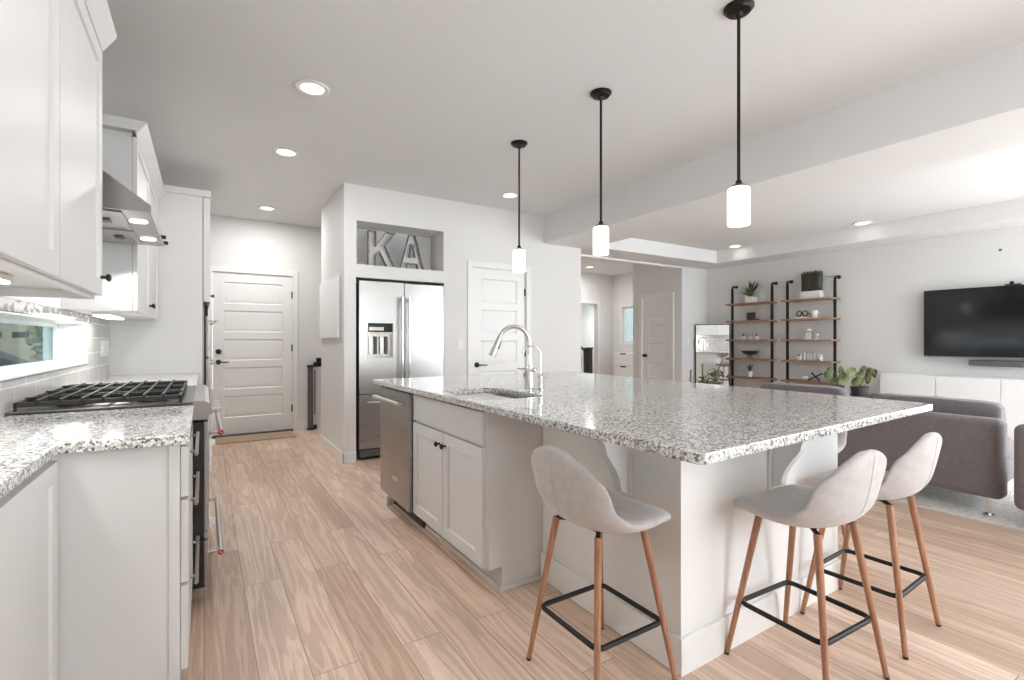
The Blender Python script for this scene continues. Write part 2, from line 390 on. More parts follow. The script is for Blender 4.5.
for (y0, z0, y1, z1) in ((WY0 - q, WZ0 - q, WY1 + q, WZ0 - 0.0012), (WY0 - q, WZ1 + 0.0012, WY1 + q, WZ1 + q), (WY1 + 0.0012, WZ0 - q, WY1 + q, WZ1 + q)): e.box(XL + 0.0005, y0, z0, XL + 0.0145, y1, z1)
obj('edge_trim', e, 'dark_grey', win)



def holed_wall(b, x0, x1, z0, z1, y0, y1, holes):
    xs = sorted({x0, x1, *[h[0] for h in holes], *[h[1] for h in holes]}); zs = sorted({z0, z1, *[h[2] for h in holes], *[h[3] for h in holes]})
    for i in range(len(xs) - 1):
        j = 0
        while j < len(zs) - 1:
            k = j
            solid = lambda q: not any(h[0] <= xs[i] + 1e-6 and h[1] >= xs[i + 1] - 1e-6 and h[2] <= zs[q] + 1e-6 and h[3] >= zs[q + 1] - 1e-6 for h in holes)
            if not solid(j): j += 1; continue
            while k < len(zs) - 1 and solid(k): k += 1
            b.box(xs[i], y0, zs[j], xs[i + 1], y1, zs[k]); j = k
wbk = B(); holed_wall(wbk, XL - 0.2, XP, 0, CEIL, YK, YK + 0.12, [(0.085, 0.995, 0, 2.05)])
struct('wall_back', wbk, 'wall_paint')
FR = (1.268, 2.214, 0.0, 1.826); NI = (1.273, 2.208, 1.955, 2.388); PD = (2.565, 3.295, 0.0, 2.03)
wf = B(); holed_wall(wf, XFW, XP, 0, CEIL, YF, YF + 0.11, [FR, NI, PD])
wf.box(XFW, YF + 0.11, 0, XFW + 0.11, 5.97, CEIL); wf.box(XFW + 0.11, YF + 0.75, 0, 2.4, YF + 0.85, 1.95)          # fridge bay
wf.box(2.214, YF + 0.11, 0, 2.3, YF + 0.8, 2.5); wf.box(1.265, YF + 0.11, 1.826, 2.25, YF + 0.75, 1.955); wf.box(1.265, YF + 0.11, 2.388, 2.25, YF + 0.4, 2.46); wf.box(1.265, YF + 0.36, 1.955, 2.25, YF + 0.42, 2.388)
wf.box(XFW + 0.11, 5.86, 0, XP - 0.11, 5.97, CEIL); wf.box(XP - 0.11, YF + 0.11, 0, XP, YFO, CEIL)
struct('wall_fridge', wf, 'wall_paint')
wre = B(); holed_wall(wre, XL - 0.2, 4.75, 0, CEIL, YN, YN + 0.12, [(1.5, 2.9, 0.6, 2.4)])
struct('wall_rear_unseen', wre, 'wall_paint')  # unseen, added to block sky light; its hole and open end admit some
wr = B(); wr.box(XR, 0.35, 0, XR + 0.15, YL + 0.1, CEIL); struct('wall_right', wr, 'wall_paint')  # stops short out of view, left open so sky light enters
wc = B(); wc.box(XC, YL, 0, XR + 0.15, YL + 0.12, CEIL)
CD = (5.42, 6.052, 1.935)
wc.box(XC, YL + 0.12, 0, XC + 0.12, CD[0], CEIL); wc.box(XC, CD[1], 0, XC + 0.12, 6.15, CEIL); wc.box(XC, CD[0], CD[2], XC + 0.12, CD[1], CEIL)
wc.box(XC, 6.15, 0, XFO, 6.27, CEIL)
struct('wall_closet', wc, 'wall_paint')
FD = (6.85, 7.75, 2.04)
wfo = B(); wfo.box(XP, YFO, 0, FD[0], YFO + 0.12, CEIL); wfo.box(FD[1], YFO, 0, 9.8, YFO + 0.12, CEIL); wfo.box(FD[0], YFO, FD[2], FD[1], YFO + 0.12, CEIL)
wfo.box(6.2, 10.2, -0.1, 9.8, 10.3, 2.74); wfo.box(9.7, YFO + 0.12, 0, 9.8, 10.2, 1.3); wfo.box(9.7, YFO + 0.12, 2.1, 9.8, 10.2, 2.74); wfo.box(6.2, YFO + 0.12, 2.74, 9.8, 10.3, 2.8); wfo.box(6.2, YFO + 0.12, 0, 6.3, 10.2, 2.74)  # side wall out of view is split by an opening added to let sky light in
struct('wall_foyer', wfo, 'wall_paint')
FWY0, FWY1, FWZ0, FWZ1 = 7.45, 8.22, 1.14, 1.97
ww = B(); ww.box(XFO, 6.27, 0, XFO + 0.15, FWY0, CEIL); ww.box(XFO, FWY1, 0, XFO + 0.15, YFO, CEIL); ww.box(XFO, FWY0, 0, XFO + 0.15, FWY1, FWZ0); ww.box(XFO, FWY0, FWZ1, XFO + 0.15, FWY1, CEIL)
struct('wall_window', ww, 'wall_paint')
win2 = struct('window_2', loc=(XFO, 7.84, 1.5))
e = B(); q = 0.06
for (y0, z0, y1, z1) in ((FWY0 - q, FWZ0 - q, FWY1 + q, FWZ0), (FWY0 - q, FWZ1, FWY1 + q, FWZ1 + q), (FWY0 - q, FWZ0, FWY0, FWZ1), (FWY1, FWZ0, FWY1 + q, FWZ1)): e.box(XFO - 0.016, y0, z0, XFO - 0.0005, y1, z1, 0.002)
obj('casing', e, 'trim_paint', win2)
e = B(); q = 0.045
for (y0, z0, y1, z1) in ((FWY0, FWZ0, FWY1, FWZ0 + q), (FWY0, FWZ1 - q, FWY1, FWZ1), (FWY0, FWZ0 + q, FWY0 + q, FWZ1 - q), (FWY1 - q, FWZ0 + q, FWY1, FWZ1 - q)): e.box(XFO + 0.05, y0, z0, XFO + 0.10, y1, z1, 0.003)
obj('frame', e, 'trim_paint', win2)
obj('pane', B().box(XFO + 0.073, FWY0 + 0.03, FWZ0 + 0.03, XFO + 0.077, FWY1 - 0.03, FWZ1 - 0.03), 'window_glass', win2)

# baseboards
def baseboard(name, segs):
    e = B()
    for s in segs: e.box(*s, 0.004)
    return struct(name, e, 'trim_paint')
bh = 0.10; bt = 0.014
baseboard('baseboard_fridge', [(XFW - bt, YF - bt, 0, XFW, 5.97, bh), (XFW - bt, YF - bt, 0, FR[0], YF, bh), (FR[1], YF - bt, 0, PD[0] - 0.068, YF, bh), (PD[1] + 0.068, YF - bt, 0, XP, YF, bh)])
baseboard('baseboard_back', [(1.062, YK - bt, 0, 3.9, YK, bh)])
baseboard('baseboard_right', [(XR - bt, 0.35, 0, XR, YL, bh)])
baseboard('baseboard_closet', [(XC, YL - bt, 0, XR - bt, YL, bh), (XC - bt, YL, 0, XC, CD[0] - 0.068, bh), (XC - bt, CD[1] + 0.068, 0, XC, 6.27, bh)])
baseboard('baseboard_foyer', [(FD[1] + 0.07, YFO - bt, 0, XFO, YFO, bh), (XFO - bt, 6.3, 0, XFO, YFO - bt, bh)])

# doors: five-panel slab, casing, hinges, lever
def five_panels(W, H, sx=0.115, top=0.115, bot=0.20, rail=0.085):
    ph = (H - top - bot - 4 * rail) / 5
    return [(sx, bot + i * (ph + rail), W - sx, bot + i * (ph + rail) + ph) for i in range(5)]
def make_door(name, xf, W, H, hinge_right, zs_h, knob_z, lever=True, deadbolt=None, z0=0.012, rec=0.02):
    """xf puts the slab's lower left corner, seen from the front, on the wall plane"""
    d = struct(name, loc=xf.translation)
    leaf = obj('door_leaf', B(xf @ Matrix.Translation((0.004, rec, z0))).panel(W - 0.008, H - z0 - 0.004, 0.038, five_panels(W - 0.008, H - z0 - 0.004), 0.011, 0.012, raised=True), 'trim_paint', d)
    c_ = 0.066; e = B(xf)
    e.box(-c_, -0.016, 0, -0.0005, 0, H + c_, 0.003); e.box(W + 0.0005, -0.016, 0, W + c_, 0, H + c_, 0.003); e.box(0, -0.016, H + 0.0005, W, 0, H + c_, 0.003)
    e.box(-0.0005, 0, 0, 0.003, 0.11, H); e.box(W - 0.003, 0, 0, W + 0.0005, 0.11, H); e.box(0.003, 0, H - 0.003, W - 0.003, 0.11, H + 0.0005)
    obj('casing', e, 'trim_paint', d)
    hx = W - 0.004 if hinge_right else 0.004
    for z in zs_h: obj('hinge', B(xf).box(hx - 0.011, rec - 0.012, z - 0.045, hx + 0.009, rec + 0.002, z + 0.045, 0.003), 'black_metal', leaf)
    kx = 0.065 if hinge_right else W - 0.065; sg = 1 if hinge_right else -1
    e = B(xf); e.lathe([(0.030, 0), (0.030, 0.006), (0.026, 0.010), (0.012, 0.012), (0.011, 0.045), (0.0, 0.045)], (kx, rec, knob_z), 20, RX90)
    if lever: e.tube([(kx, rec - 0.043, knob_z), (kx + sg * 0.03, rec - 0.048, knob_z), (kx + sg * 0.11, rec - 0.05, knob_z - 0.004)], [0.009, 0.008, 0.006], 10)
    else: e.sphere((kx, rec - 0.055, knob_z), 0.026, (1, 0.8, 1))
    obj('door_handle', e, 'black_metal', leaf)
    if deadbolt: obj('deadbolt', B(xf).lathe([(0.032, 0), (0.032, 0.012), (0.026, 0.02), (0.0, 0.02)], (kx, rec, deadbolt), 20, RX90), 'black_metal', leaf)
    return d
d1 = make_door('door_1', T(0.085, YK, 0), 0.91, 2.05, True, (1.80, 1.10, 0.30), 0.93, True, 1.06, 0.03, 0.006)
obj('threshold', B().box(0.085, YK - 0.06, 0.0, 0.995, YK + 0.05, 0.026, 0.004), 'dark_wood', d1)
make_door('door_2', T(PD[0], YF, 0), PD[1] - PD[0], PD[3], True, (1.78, 1.05, 0.3), 0.92)
make_door('door_3', T(XC, CD[1], 0, FNX), CD[1] - CD[0], CD[2], True, (1.75, 1.0, 0.3), 0.93, False)
d4 = struct('door_4', loc=(FD[0], YFO, 0)); e = B()
e.box(FD[0] - 0.07, YFO - 0.016, 0, FD[0], YFO - 0.0005, FD[2] + 0.07, 0.003); e.box(FD[1], YFO - 0.016, 0, FD[1] + 0.07, YFO - 0.0005, FD[2] + 0.07, 0.003); e.box(FD[0], YFO - 0.016, FD[2], FD[1], YFO - 0.0005, FD[2] + 0.07, 0.003)
obj('casing', e, 'trim_paint', d4)

# ------------------------------------------------------------------ lights in the ceiling
def downlight(x, y, z, label, power, r=0.10):
    t = thing('recessed_downlight', label, 'ceiling light', (x, y, z), 'recessed downlights')
    obj('trim_ring', B().lathe([(r * 0.68, -0.001), (r, -0.001), (r, -0.006), (r * 0.9, -0.011), (r * 0.68, -0.008), (r * 0.68, -0.001)], (x, y, z), 32), 'plastic_white', t)
    obj('diffuser', B().lathe([(0, -0.0015), (r * 0.675, -0.0015), (r * 0.66, -0.007), (0, -0.007)], (x, y, z), 32), 'lamp_diffuser', t)
    l = bpy.data.lights.new('downlight_lamp', 'AREA'); l.shape = 'DISK'; l.size = r * 1.3; l.energy = power; l.color = (1, 0.98, 0.96)
    o = bpy.data.objects.new('downlight_lamp', l); C.objects.link(o); o.parent = t; o.location = (0, 0, -0.014)
    return t
downlight(0.557, 3.15, CEIL, 'round recessed ceiling light largest in view, above the aisle beside the island', DOWN_W)
downlight(0.566, 4.34, CEIL, 'round recessed ceiling light just before the fridge alcove, second in the aisle row', DOWN_W)
downlight(0.618, 6.30, CEIL, 'small recessed ceiling light in front of the black-handled back door', DOWN_W * 2)
downlight(2.738, 4.36, CEIL, 'recessed ceiling light behind the pendant rod by the pantry door', DOWN_DIM)
downlight(6.61, 4.29, TZ, 'recessed light in the tray ceiling above the leafy shelf', DOWN_DIM)
downlight(6.58, 2.64, TZ, 'recessed light in the tray ceiling towards the television', DOWN_DIM)
downlight(6.85, 7.75, CEIL, 'recessed light in the entry ceiling behind the pantry wall', DOWN_W * 3)

def pendant(x, y, label):
    t = thing('pendant_light', label, 'pendant light', (x, y, CEIL), 'pendants in a row over the island')
    obj('canopy', B().lathe([(0, -0.001), (0.066, -0.001), (0.066, -0.008), (0.055, -0.016), (0.052, -0.024), (0.02, -0.030), (0.012, -0.045), (0.0, -0.045)], (x, y, CEIL), 32), 'bronze', t)
    obj('rod', B().tube([(x, y, CEIL - 0.04), (x, y, 1.935)], 0.0075, 12), 'bronze', t)
    obj('shade_cap', B().lathe([(0, 0.025), (0.012, 0.025), (0.016, 0.008), (0.034, 0.0), (0.034, -0.006), (0, -0.006)], (x, y, 1.915), 28), 'bronze', t)
    obj('glass_shade', B().lathe([(0.0, 0.0), (0.038, 0.0), (0.045, -0.004), (0.049, -0.012), (0.049, -0.172), (0.046, -0.174), (0.045, -0.02), (0.0, -0.012)], (x, y, 1.908), 32), 'opal_glass', t)
pendant(2.085, 1.335, 'dark bronze pendant with white glass shade over the counter corner nearest the bar stools')
pendant(2.083, 2.255, 'middle one of three bronze pendants with white cylinder shades')
pendant(2.075, 3.17, 'bronze pendant with white shade hanging before the pantry door')

# ------------------------------------------------------------------ left-hand cabinet run
def knob(b, x, y, z, xd=1):
    b.lathe([(0.006, 0), (0.006, 0.014), (0.014, 0.020), (0.016, 0.026), (0.012, 0.031), (0, 0.032)], (x, y, z), 16, RY90 if xd > 0 else RY90.inverted())
def shaker_x(x_back, y0, y1, z0, z1, th=0.02, st=0.06, flat=False):
    """door facing +X with its back on x_back"""
    return B(T(x_back + th, y0, z0, FX)).panel(y1 - y0, z1 - z0, th, [] if flat else [(st, st, y1 - y0 - st, z1 - z0 - st)], 0.008, 0.005)
def crown(b, x0, x1, y0, y1, z0, z1, flare=0.05):
    """moulding along the +X front, returned on both ends"""
    p = [(x1, z0), (x1 + 0.004, z0), (x1 + flare, z1 - 0.010), (x1 + flare, z1), (x1, z1)]
    b.prism([(q[0], q[1]) for q in p], 'y', y0, y1)
    return b
XU = -0.352
UZ0, UZ1, UZ2 = 1.372, 2.312, 2.385
u1 = thing('upper_cabinet', 'white shaker wall cabinet beside the slot window, nearest the camera', 'cabinet', (XL, 1.6, UZ0))
e = B(); e.box(XL, 0.1, UZ0 + 0.02, XU, 2.43, UZ1 + 0.02, 0.0015)
obj('body', e, 'cabinet_paint', u1)
e = B(); e.box(XU - 0.02, 0.1, UZ0 - 0.012, XU - 0.002, 2.43, UZ0 + 0.02, 0.002); e.box(XL + 0.012, 2.412, UZ0 - 0.012, XU - 0.02, 2.43, UZ0 + 0.02, 0.002)
obj('light_rail', e, 'cabinet_paint', u1)
for k, (y0, y1) in enumerate(((0.1, 0.93), (0.936, 1.771), (1.777, 2.426))):
    d = obj('door', shaker_x(XU, y0, y1, UZ0 + 0.002, UZ1, 0.021, 0.062), 'cabinet_paint', u1)
    if k == 2: e = B(); knob(e, XU + 0.021, y1 - 0.035, UZ0 + 0.07); obj('knob', e, 'black_metal', d)
e = crown(B(), XL, XU + 0.018, 0.1, 2.432, UZ1 + 0.006, 2.394, 0.046); e.box(XL, 0.1, UZ1 + 0.021, XU + 0.018, 2.43, 2.394)
obj('crown_moulding', e, 'cabinet_paint', u1)
u2 = thing('upper_cabinet', 'white wall cabinet between the range hood and the oven tower', 'cabinet', (XL, 4.3, UZ0))
e = B(); e.box(XL + 0.001, 3.56, UZ0, XU, 5.085, UZ2 + 0.02, 0.0015); obj('body', e, 'cabinet_paint', u2)
for k, (y0, y1) in enumerate(((3.562, 4.32), (4.326, 5.083))):
    d = obj('door', shaker_x(XU + 0.002, y0, y1, UZ0 + 0.002, UZ2, 0.021, 0.062), 'cabinet_paint', u2)
    e = B(); knob(e, XU + 0.023, (y1 - 0.04) if k == 0 else (y0 + 0.04), UZ0 + 0.075); obj('knob', e, 'black_metal', d)
e = crown(B(), XL, XU + 0.02, 3.51, 5.085, UZ2 + 0.002, 2.468, 0.052); e.box(XL + 0.001, 3.51, UZ2 + 0.022, XU + 0.02, 5.085, 2.468); obj('crown_moulding', e, 'cabinet_paint', u2)

for (y0, y1, lab) in ((1.30, 1.98, 'lit strip light under the wall cabinet above the slot window'), (3.75, 4.35, 'lit strip light under the cabinet past the range hood')):
    z1 = UZ0 + 0.02 if y0 < 2 else UZ0
    t = thing('under_cabinet_light', lab, 'light', (XL + 0.1, y0, z1), 'under-cabinet lights')
    obj('housing', B().box(XL + 0.10, y0, z1 - 0.020, XL + 0.19, y1, z1 - 0.001, 0.003), 'plastic_white', t)
    obj('diffuser', B().box(XL + 0.105, y0 + 0.01, z1 - 0.026, XL + 0.185, y1 - 0.01, z1 - 0.0205, 0.002), 'led_strip', t)
    l = bpy.data.lights.new('strip_lamp', 'AREA'); l.shape = 'RECTANGLE'; l.size = 0.07; l.size_y = y1 - y0; l.energy = 0.8; l.color = (1, 0.98, 0.96)
    o = bpy.data.objects.new('strip_lamp', l); C.objects.link(o); o.parent = t; o.location = (0.045, (y1 - y0) / 2, -0.03)

# range hood
HY0, HY1 = 2.62, 3.53; HX = -0.197
h = thing('range_hood', 'stainless steel wedge range hood above the gas range', 'range hood', (XL, 3.07, 1.75))
obj('canopy', B().prism([(XL, 1.757), (HX - 0.001, 1.757), (HX - 0.001, 1.79), (XL + 0.15, 2.03), (XL, 2.03)], 'y', HY0, HY1), 'steel', h)
obj('chimney', B().box(XL, 2.92, 2.03, XL + 0.14, 3.23, CEIL - 0.001, 0.002), 'steel', h)
obj('front_lip', B().box(HX, HY0 - 0.001, 1.752, HX + 0.004, HY1 + 0.001, 1.792, 0.001), 'chrome', h)
for k in range(2):
    y1 = HY0 + 0.445 + k * 0.44
    f = obj('filter', B(Matrix.Translation((XL + 0.03, y1, 1.7505)) @ RX90).panel(0.33, 0.41, 0.006, [(0.02, 0.02, 0.31, 0.39)], 0.003, 0.004), 'steel', h)
    obj('filter_latch', B().box(XL + 0.26, y1 - 0.24, 1.7465, XL + 0.30, y1 - 0.17, 1.7502, 0.001), 'dark_grey', f)
for y in (HY0 + 0.22, HY1 - 0.22):
    obj('hood_lamp', B().lathe([(0, -0.001), (0.035, -0.001), (0.035, -0.005), (0, -0.005)], (HX - 0.06, y, 1.757), 20), 'lamp_diffuser', h)
    l = bpy.data.lights.new('hood_light', 'SPOT'); l.energy = 6; l.spot_size = 2.2; l.shadow_soft_size = 0.03; l.color = (1, 0.98, 0.96)
    o = bpy.data.objects.new('hood_light', l); C.objects.link(o); o.parent = h; o.location = (HX - 0.06 - XL, y - 3.07, -0.006)
for y in (3.30, 3.49): obj('control_button', B().lathe([(0.011, 0), (0.011, 0.012), (0.008, 0.016), (0, 0.016)], (HX + 0.004, y, 1.772), 14, RY90), 'black_plastic', h)

# oven tower at the end of the run
YT = 5.10
tw = thing('tall_cabinet', 'tall white oven tower cabinet at the far end of the left run', 'cabinet', (XL, 5.6, 0))
e = B(); e.box(XL + 0.001, YT, 0.1, -0.010, YT + 0.02, 2.47, 0.001); e.box(XL + 0.001, YT + 0.02, 0.1, -0.03, 6.05, 2.47); e.box(XL + 0.001, YT + 0.02, 0, -0.10, 6.05, 0.1)
obj('body', e, 'cabinet_paint', tw)
obj('crown_moulding', B().box(XL + 0.001, YT - 0.012, 2.47, 0.052, 6.06, 2.53, 0.006), 'cabinet_paint', tw)
for (z0, z1, kz) in ((1.545, 2.465, 1.60), (0.11, 0.66, 0.6)):
    d = obj('door', shaker_x(-0.004, YT + 0.002, 6.05, z0, z1, 0.049, 0.06), 'cabinet_paint', tw)
    e = B(); knob(e, 0.045, YT + 0.05, kz); obj('knob', e, 'black_metal', d)
obj('gap_shade', B().box(-0.03, YT + 0.03, 0.1, -0.005, 6.05, 2.47), 'recess_shade', tw)  # dark strip painted in for the shade of the gap behind the doors
ov = thing('wall_oven', 'built-in steel double wall oven in the tall white tower', 'oven', (0, 5.6, 0.7))
obj('body', B().box(0.0002, YT + 0.03, 0.675, 0.012, 6.03, 1.535, 0.001), 'black_gloss', ov)
for (z0, z1) in ((0.69, 1.04), (1.05, 1.42)):
    d = obj('oven_door', B().box(0.0125, YT + 0.04, z0, 0.040, 6.02, z1, 0.004), 'steel', ov)
    obj('door_glass', B().box(0.0402, YT + 0.14, z0 + 0.05, 0.042, 5.92, z1 - 0.1, 0.0005), 'black_gloss', d)
    e = B(); zz = z1 - 0.05; e.tube([(0.085, YT + 0.06, zz), (0.085, 6.0, zz)], 0.011, 14)
    for y in (YT + 0.09, 5.97): e.tube([(0.0395, y, zz), (0.085, y, zz)], 0.009, 10)
    obj('handle', e, 'chrome', d)
obj('control_panel', B().box(0.0125, YT + 0.04, 1.425, 0.03, 6.02, 1.525, 0.003), 'black_gloss', ov)

# base cabinets and counters
KX, KXN = -0.064, -0.372
bc = thing('base_cabinet', 'shallow white base cabinet with shaker doors below the near counter run', 'cabinet', (XL, 1.2, 0))
obj('body', B().box(XL + 0.001, -0.2, 0.11, KXN, 1.86, 0.880, 0.001), 'cabinet_paint', bc)
obj('toe_kick', B().box(XL + 0.001, -0.2, 0.0, KXN - 0.05, 1.86, 0.11), 'cabinet_paint', bc)
for y0, y1 in ((-0.2, 0.55), (0.556, 1.20), (1.206, 1.852)): obj('door', shaker_x(KXN + 0.001, y0, y1, 0.13, 0.862, 0.021, 0.055), 'cabinet_paint', bc)
dc = thing('drawer_cabinet', 'white three-drawer base cabinet with finished end panel, before the gas range', 'cabinet', (XL, 2.2, 0))
obj('end_panel', B().box(KXN, 1.862, 0.158, KX, 1.88, 0.880, 0.001), 'cabinet_paint', dc)
obj('end_stile', B().box(KX - 0.030, 1.857, 0.158, KX - 0.001, 1.8618, 0.880, 0.001), 'cabinet_paint', dc)
obj('body', B().box(XL + 0.001, 1.881, 0.11, KX, 2.605, 0.880, 0.001), 'cabinet_paint', dc)
obj('toe_kick', B().box(XL + 0.001, 1.90, 0, KX - 0.06, 2.605, 0.109), 'cabinet_paint', dc)
for z0, z1 in ((0.705, 0.865), (0.432, 0.695), (0.155, 0.422)):
    d = obj('drawer', B().box(KX + 0.001, 1.868, z0, KX + 0.022, 2.60, z1, 0.0015), 'cabinet_paint', dc)
    e = B(); zz = z1 - 0.055; e.tube([(KX + 0.042, 2.00, zz), (KX + 0.042, 2.46, zz)], 0.006, 10)
    for y in (2.06, 2.40): e.tube([(KX + 0.0215, y, zz), (KX + 0.042, y, zz)], 0.005, 8)
    obj('handle', e, 'steel', d)
bc2 = thing('base_cabinet', 'white base cabinet hidden behind the gas range beside the oven tower', 'cabinet', (XL, 4.3, 0))
obj('body', B().box(XL + 0.001, 3.575, 0.11, KX, 5.098, 0.880, 0.001), 'cabinet_paint', bc2); obj('toe_kick', B().box(XL + 0.001, 3.575, 0, KX - 0.06, 5.098, 0.11), 'cabinet_paint', bc2)
for y0, y1 in ((3.58, 4.33), (4.336, 5.09)): obj('door', shaker_x(KX + 0.001, y0, y1, 0.13, 0.862, 0.021, 0.055), 'cabinet_paint', bc2)
CT0, CT1 = 0.882, 0.914
e = B().prism([(XL + 0.0005, -0.3), (-0.345, -0.3), (-0.345, 1.835), (-0.036, 1.795), (-0.036, 2.608), (XL + 0.0005, 2.608)], 'z', CT0, CT1, 0.006)
tag(obj('countertop', e, 'granite', None, (XL, 1.2, CT0)), 'speckled granite counter with a stepped edge, along the slot window wall', 'countertop')
e = B().box(XL + 0.0005, 3.568, CT0, -0.036, 5.098, CT1, 0.005)
tag(obj('countertop', e, 'granite', None, (XL, 4.3, CT0)), 'speckled granite counter piece between gas range and oven tower', 'countertop')

# gas range
RY0, RY1 = 2.612, 3.562
rg = thing('gas_range', 'stainless steel gas range with black grates and red badge handles', 'range', (-0.3, 3.09, 0))
obj('body', B().box(XL + 0.014, RY0, 0.075, -0.041, RY1, 0.917, 0.002), 'black_plastic', rg)
for (x, y) in ((-0.58, 2.68), (-0.12, 2.68), (-0.58, 3.49), (-0.12, 3.49)): obj('foot', B().lathe([(0, 0), (0.025, 0), (0.025, 0.01), (0.015, 0.02), (0.015, 0.0745), (0, 0.0745)], (x, y, 0), 14), 'black_plastic', rg)
obj('cooktop', B().box(XL + 0.014, RY0, 0.9172, -0.041, RY1, 0.925, 0.003), 'cooktop_steel', rg)
obj('control_panel', B().prism([(-0.0405, 0.842), (0.012, 0.842), (0.026, 0.87), (0.022, 0.915), (0.0, 0.928), (-0.0405, 0.928)], 'y', RY0, RY1), 'steel', rg)
for i in range(6):
    y = 2.70 + i * 0.155
    k = obj('knob', B().lathe([(0.027, 0), (0.027, 0.008), (0.021, 0.010), (0.019, 0.040), (0.015, 0.045), (0, 0.045)], (0.0262, y, 0.88), 20, RY90), 'chrome', rg)
e = B()
e.box(-0.0405, RY0 + 0.002, 0.30, 0.0, RY1 - 0.002, 0.832, 0.003); up = obj('oven_door', e, 'black_plastic', rg)
obj('door_skin', B().box(0.0005, RY0, 0.30, 0.018, RY1, 0.832, 0.003), 'steel', up)
obj('door_glass', B().box(0.0185, RY0 + 0.14, 0.40, 0.020, RY1 - 0.14, 0.68, 0.0005), 'black_gloss', up)
dn = obj('warming_drawer', B().box(-0.0405, RY0 + 0.002, 0.08, 0.0, RY1 - 0.002, 0.292, 0.003), 'black_plastic', rg)
obj('drawer_skin', B().box(0.0005, RY0, 0.08, 0.018, RY1, 0.292, 0.003), 'steel', dn)
for (par, z) in ((up, 0.777), (dn, 0.222)):
    e = B(); e.tube([(0.066, RY0 + 0.012, z), (0.066, RY1 - 0.012, z)], 0.0125, 16)
    for y in (RY0 + 0.045, RY1 - 0.045): e.tube([(0.0175, y, z), (0.066, y, z)], 0.011, 12)
    hd = obj('handle', e, 'chrome', par)
    obj('badge', B().lathe([(0.0125, 0), (0.0125, 0.002), (0.0, 0.003)], (0.066, RY0 + 0.0118, z), 18, RX90), 'red_enamel', hd)
    obj('badge_mark', B(Matrix.Translation((0.066, RY0 + 0.0085, z)) @ Matrix.Rotation(0.6, 4, 'Y')).box(-0.008, -0.001, -0.0025, 0.008, 0.001, 0.0025), 'chrome', hd)
# burners and grates
for (x, y, r) in ((-0.48, 2.78, 0.045), (-0.2, 2.78, 0.05), (-0.34, 3.09, 0.062), (-0.48, 3.40, 0.04), (-0.2, 3.40, 0.05)):
    obj('burner', B().lathe([(r * 1.2, 0), (r * 1.2, 0.006), (r, 0.009), (r, 0.016), (r * 0.9, 0.021), (0, 0.022)], (x, y, 0.9252), 24), 'cast_iron', rg)
gx0, gx1 = -0.625, -0.085
for i in range(3):
    y0 = RY0 + 0.012 + i * 0.309; y1 = y0 + 0.305; e = B(); z0, z1 = 0.947, 0.964; q = 0.010
    for (a0, b0, a1, b1) in ((gx0, y0, gx1, y0 + q), (gx0, y1 - q, gx1, y1), (gx0, y0, gx0 + q, y1), (gx1 - q, y0, gx1, y1)): e.box(a0, b0, z0 - 0.006, a1, b1, z1 - 0.004, 0.002)
    for k in range(1, 8):
        x = gx0 + (gx1 - gx0) * k / 8; e.box(x - q / 2, y0, z0, x + q / 2, y1, z1 + 0.004, 0.002)
    for k in (1,):
        y = y0 + 0.305 * k / 2; e.box(gx0, y - q / 2, z0, gx1, y + q / 2, z1 + 0.002, 0.002)
    for (x, y) in ((gx0, y0), (gx1 - q, y0), (gx0, y1 - q), (gx1 - q, y1 - q)): e.box(x, y, 0.9253, x + q, y + q, z0, 0.001)
    obj('grate', e, 'cast_iron', rg)
for (z0, z1, lab) in ((0.60, 0.75, 'white plastic child safety strap on the upper oven door'), (0.345, 0.385, 'small white plastic child lock low on the oven door')):
    e = B(); e.box(0.0185, RY0 + 0.008, z0, 0.030, RY0 + 0.05, z1, 0.004); e.box(0.030, RY0 + 0.012, z1 - 0.03, 0.042, RY0 + 0.046, z1 - 0.004, 0.004)
    tag(obj('child_safety_latch', e, 'plastic_white', None, (0.02, RY0, z0)), lab, 'latch')

# outlet on the backsplash
ol = thing('wall_outlet', 'white wall outlet on the grey tile past the slot window', 'outlet', (XL + 0.01, 4.86, 1.14))
obj('plate', B().box(XL + 0.0101, 4.70, 1.08, XL + 0.016, 5.02, 1.20, 0.002), 'plastic_white', ol)
for y in (4.78, 4.94): obj('socket', B().box(XL + 0.0161, y - 0.02, 1.105, XL + 0.018, y + 0.02, 1.175, 0.001), 'trim_paint', ol)

# ------------------------------------------------------------------ fridge bay, niche letters
fr = thing('refrigerator', 'stainless french door refrigerator with water dispenser in the wall alcove', 'refrigerator', (1.74, YF, 0))
FYF = YF - 0.005
obj('cabinet', B().box(1.30, FYF + 0.06, 0.04, 2.205, YF + 0.72, 1.785, 0.003), 'dark_grey', fr)
DX = (1.378, 1.645, 1.02, 1.375)
e = B(); holed_wall(e, 1.298, 1.757, 0.665, 1.795, FYF, FYF + 0.055, [DX]); dl = obj('fridge_door', e, 'steel', fr)
dr = obj('fridge_door', B().box(1.763, FYF, 0.665, 2.209, FYF + 0.055, 1.795, 0.006), 'steel', fr)
fz = obj('freezer_drawer', B().box(1.298, FYF, 0.115, 2.209, FYF + 0.055, 0.655, 0.006), 'steel', fr)
obj('base_grille', B().box(1.31, FYF + 0.02, 0.03, 2.20, FYF + 0.058, 0.105, 0.003), 'dark_grey', fr)
for x in (1.36, 2.14): obj('foot', B().lathe([(0, 0), (0.022, 0), (0.022, 0.03), (0, 0.03)], (x, FYF + 0.1, 0), 12), 'black_plastic', fr)
for (par, x) in ((dl, 1.722), (dr, 1.798)):
    e = B(); e.tube([(x, FYF - 0.055, 0.76), (x, FYF - 0.055, 1.65)], 0.0145, 16)
    for z in (0.80, 1.61): e.tube([(x, FYF + 0.001, z), (x, FYF - 0.055, z)], 0.012, 12)
    obj('handle', e, 'chrome', par)
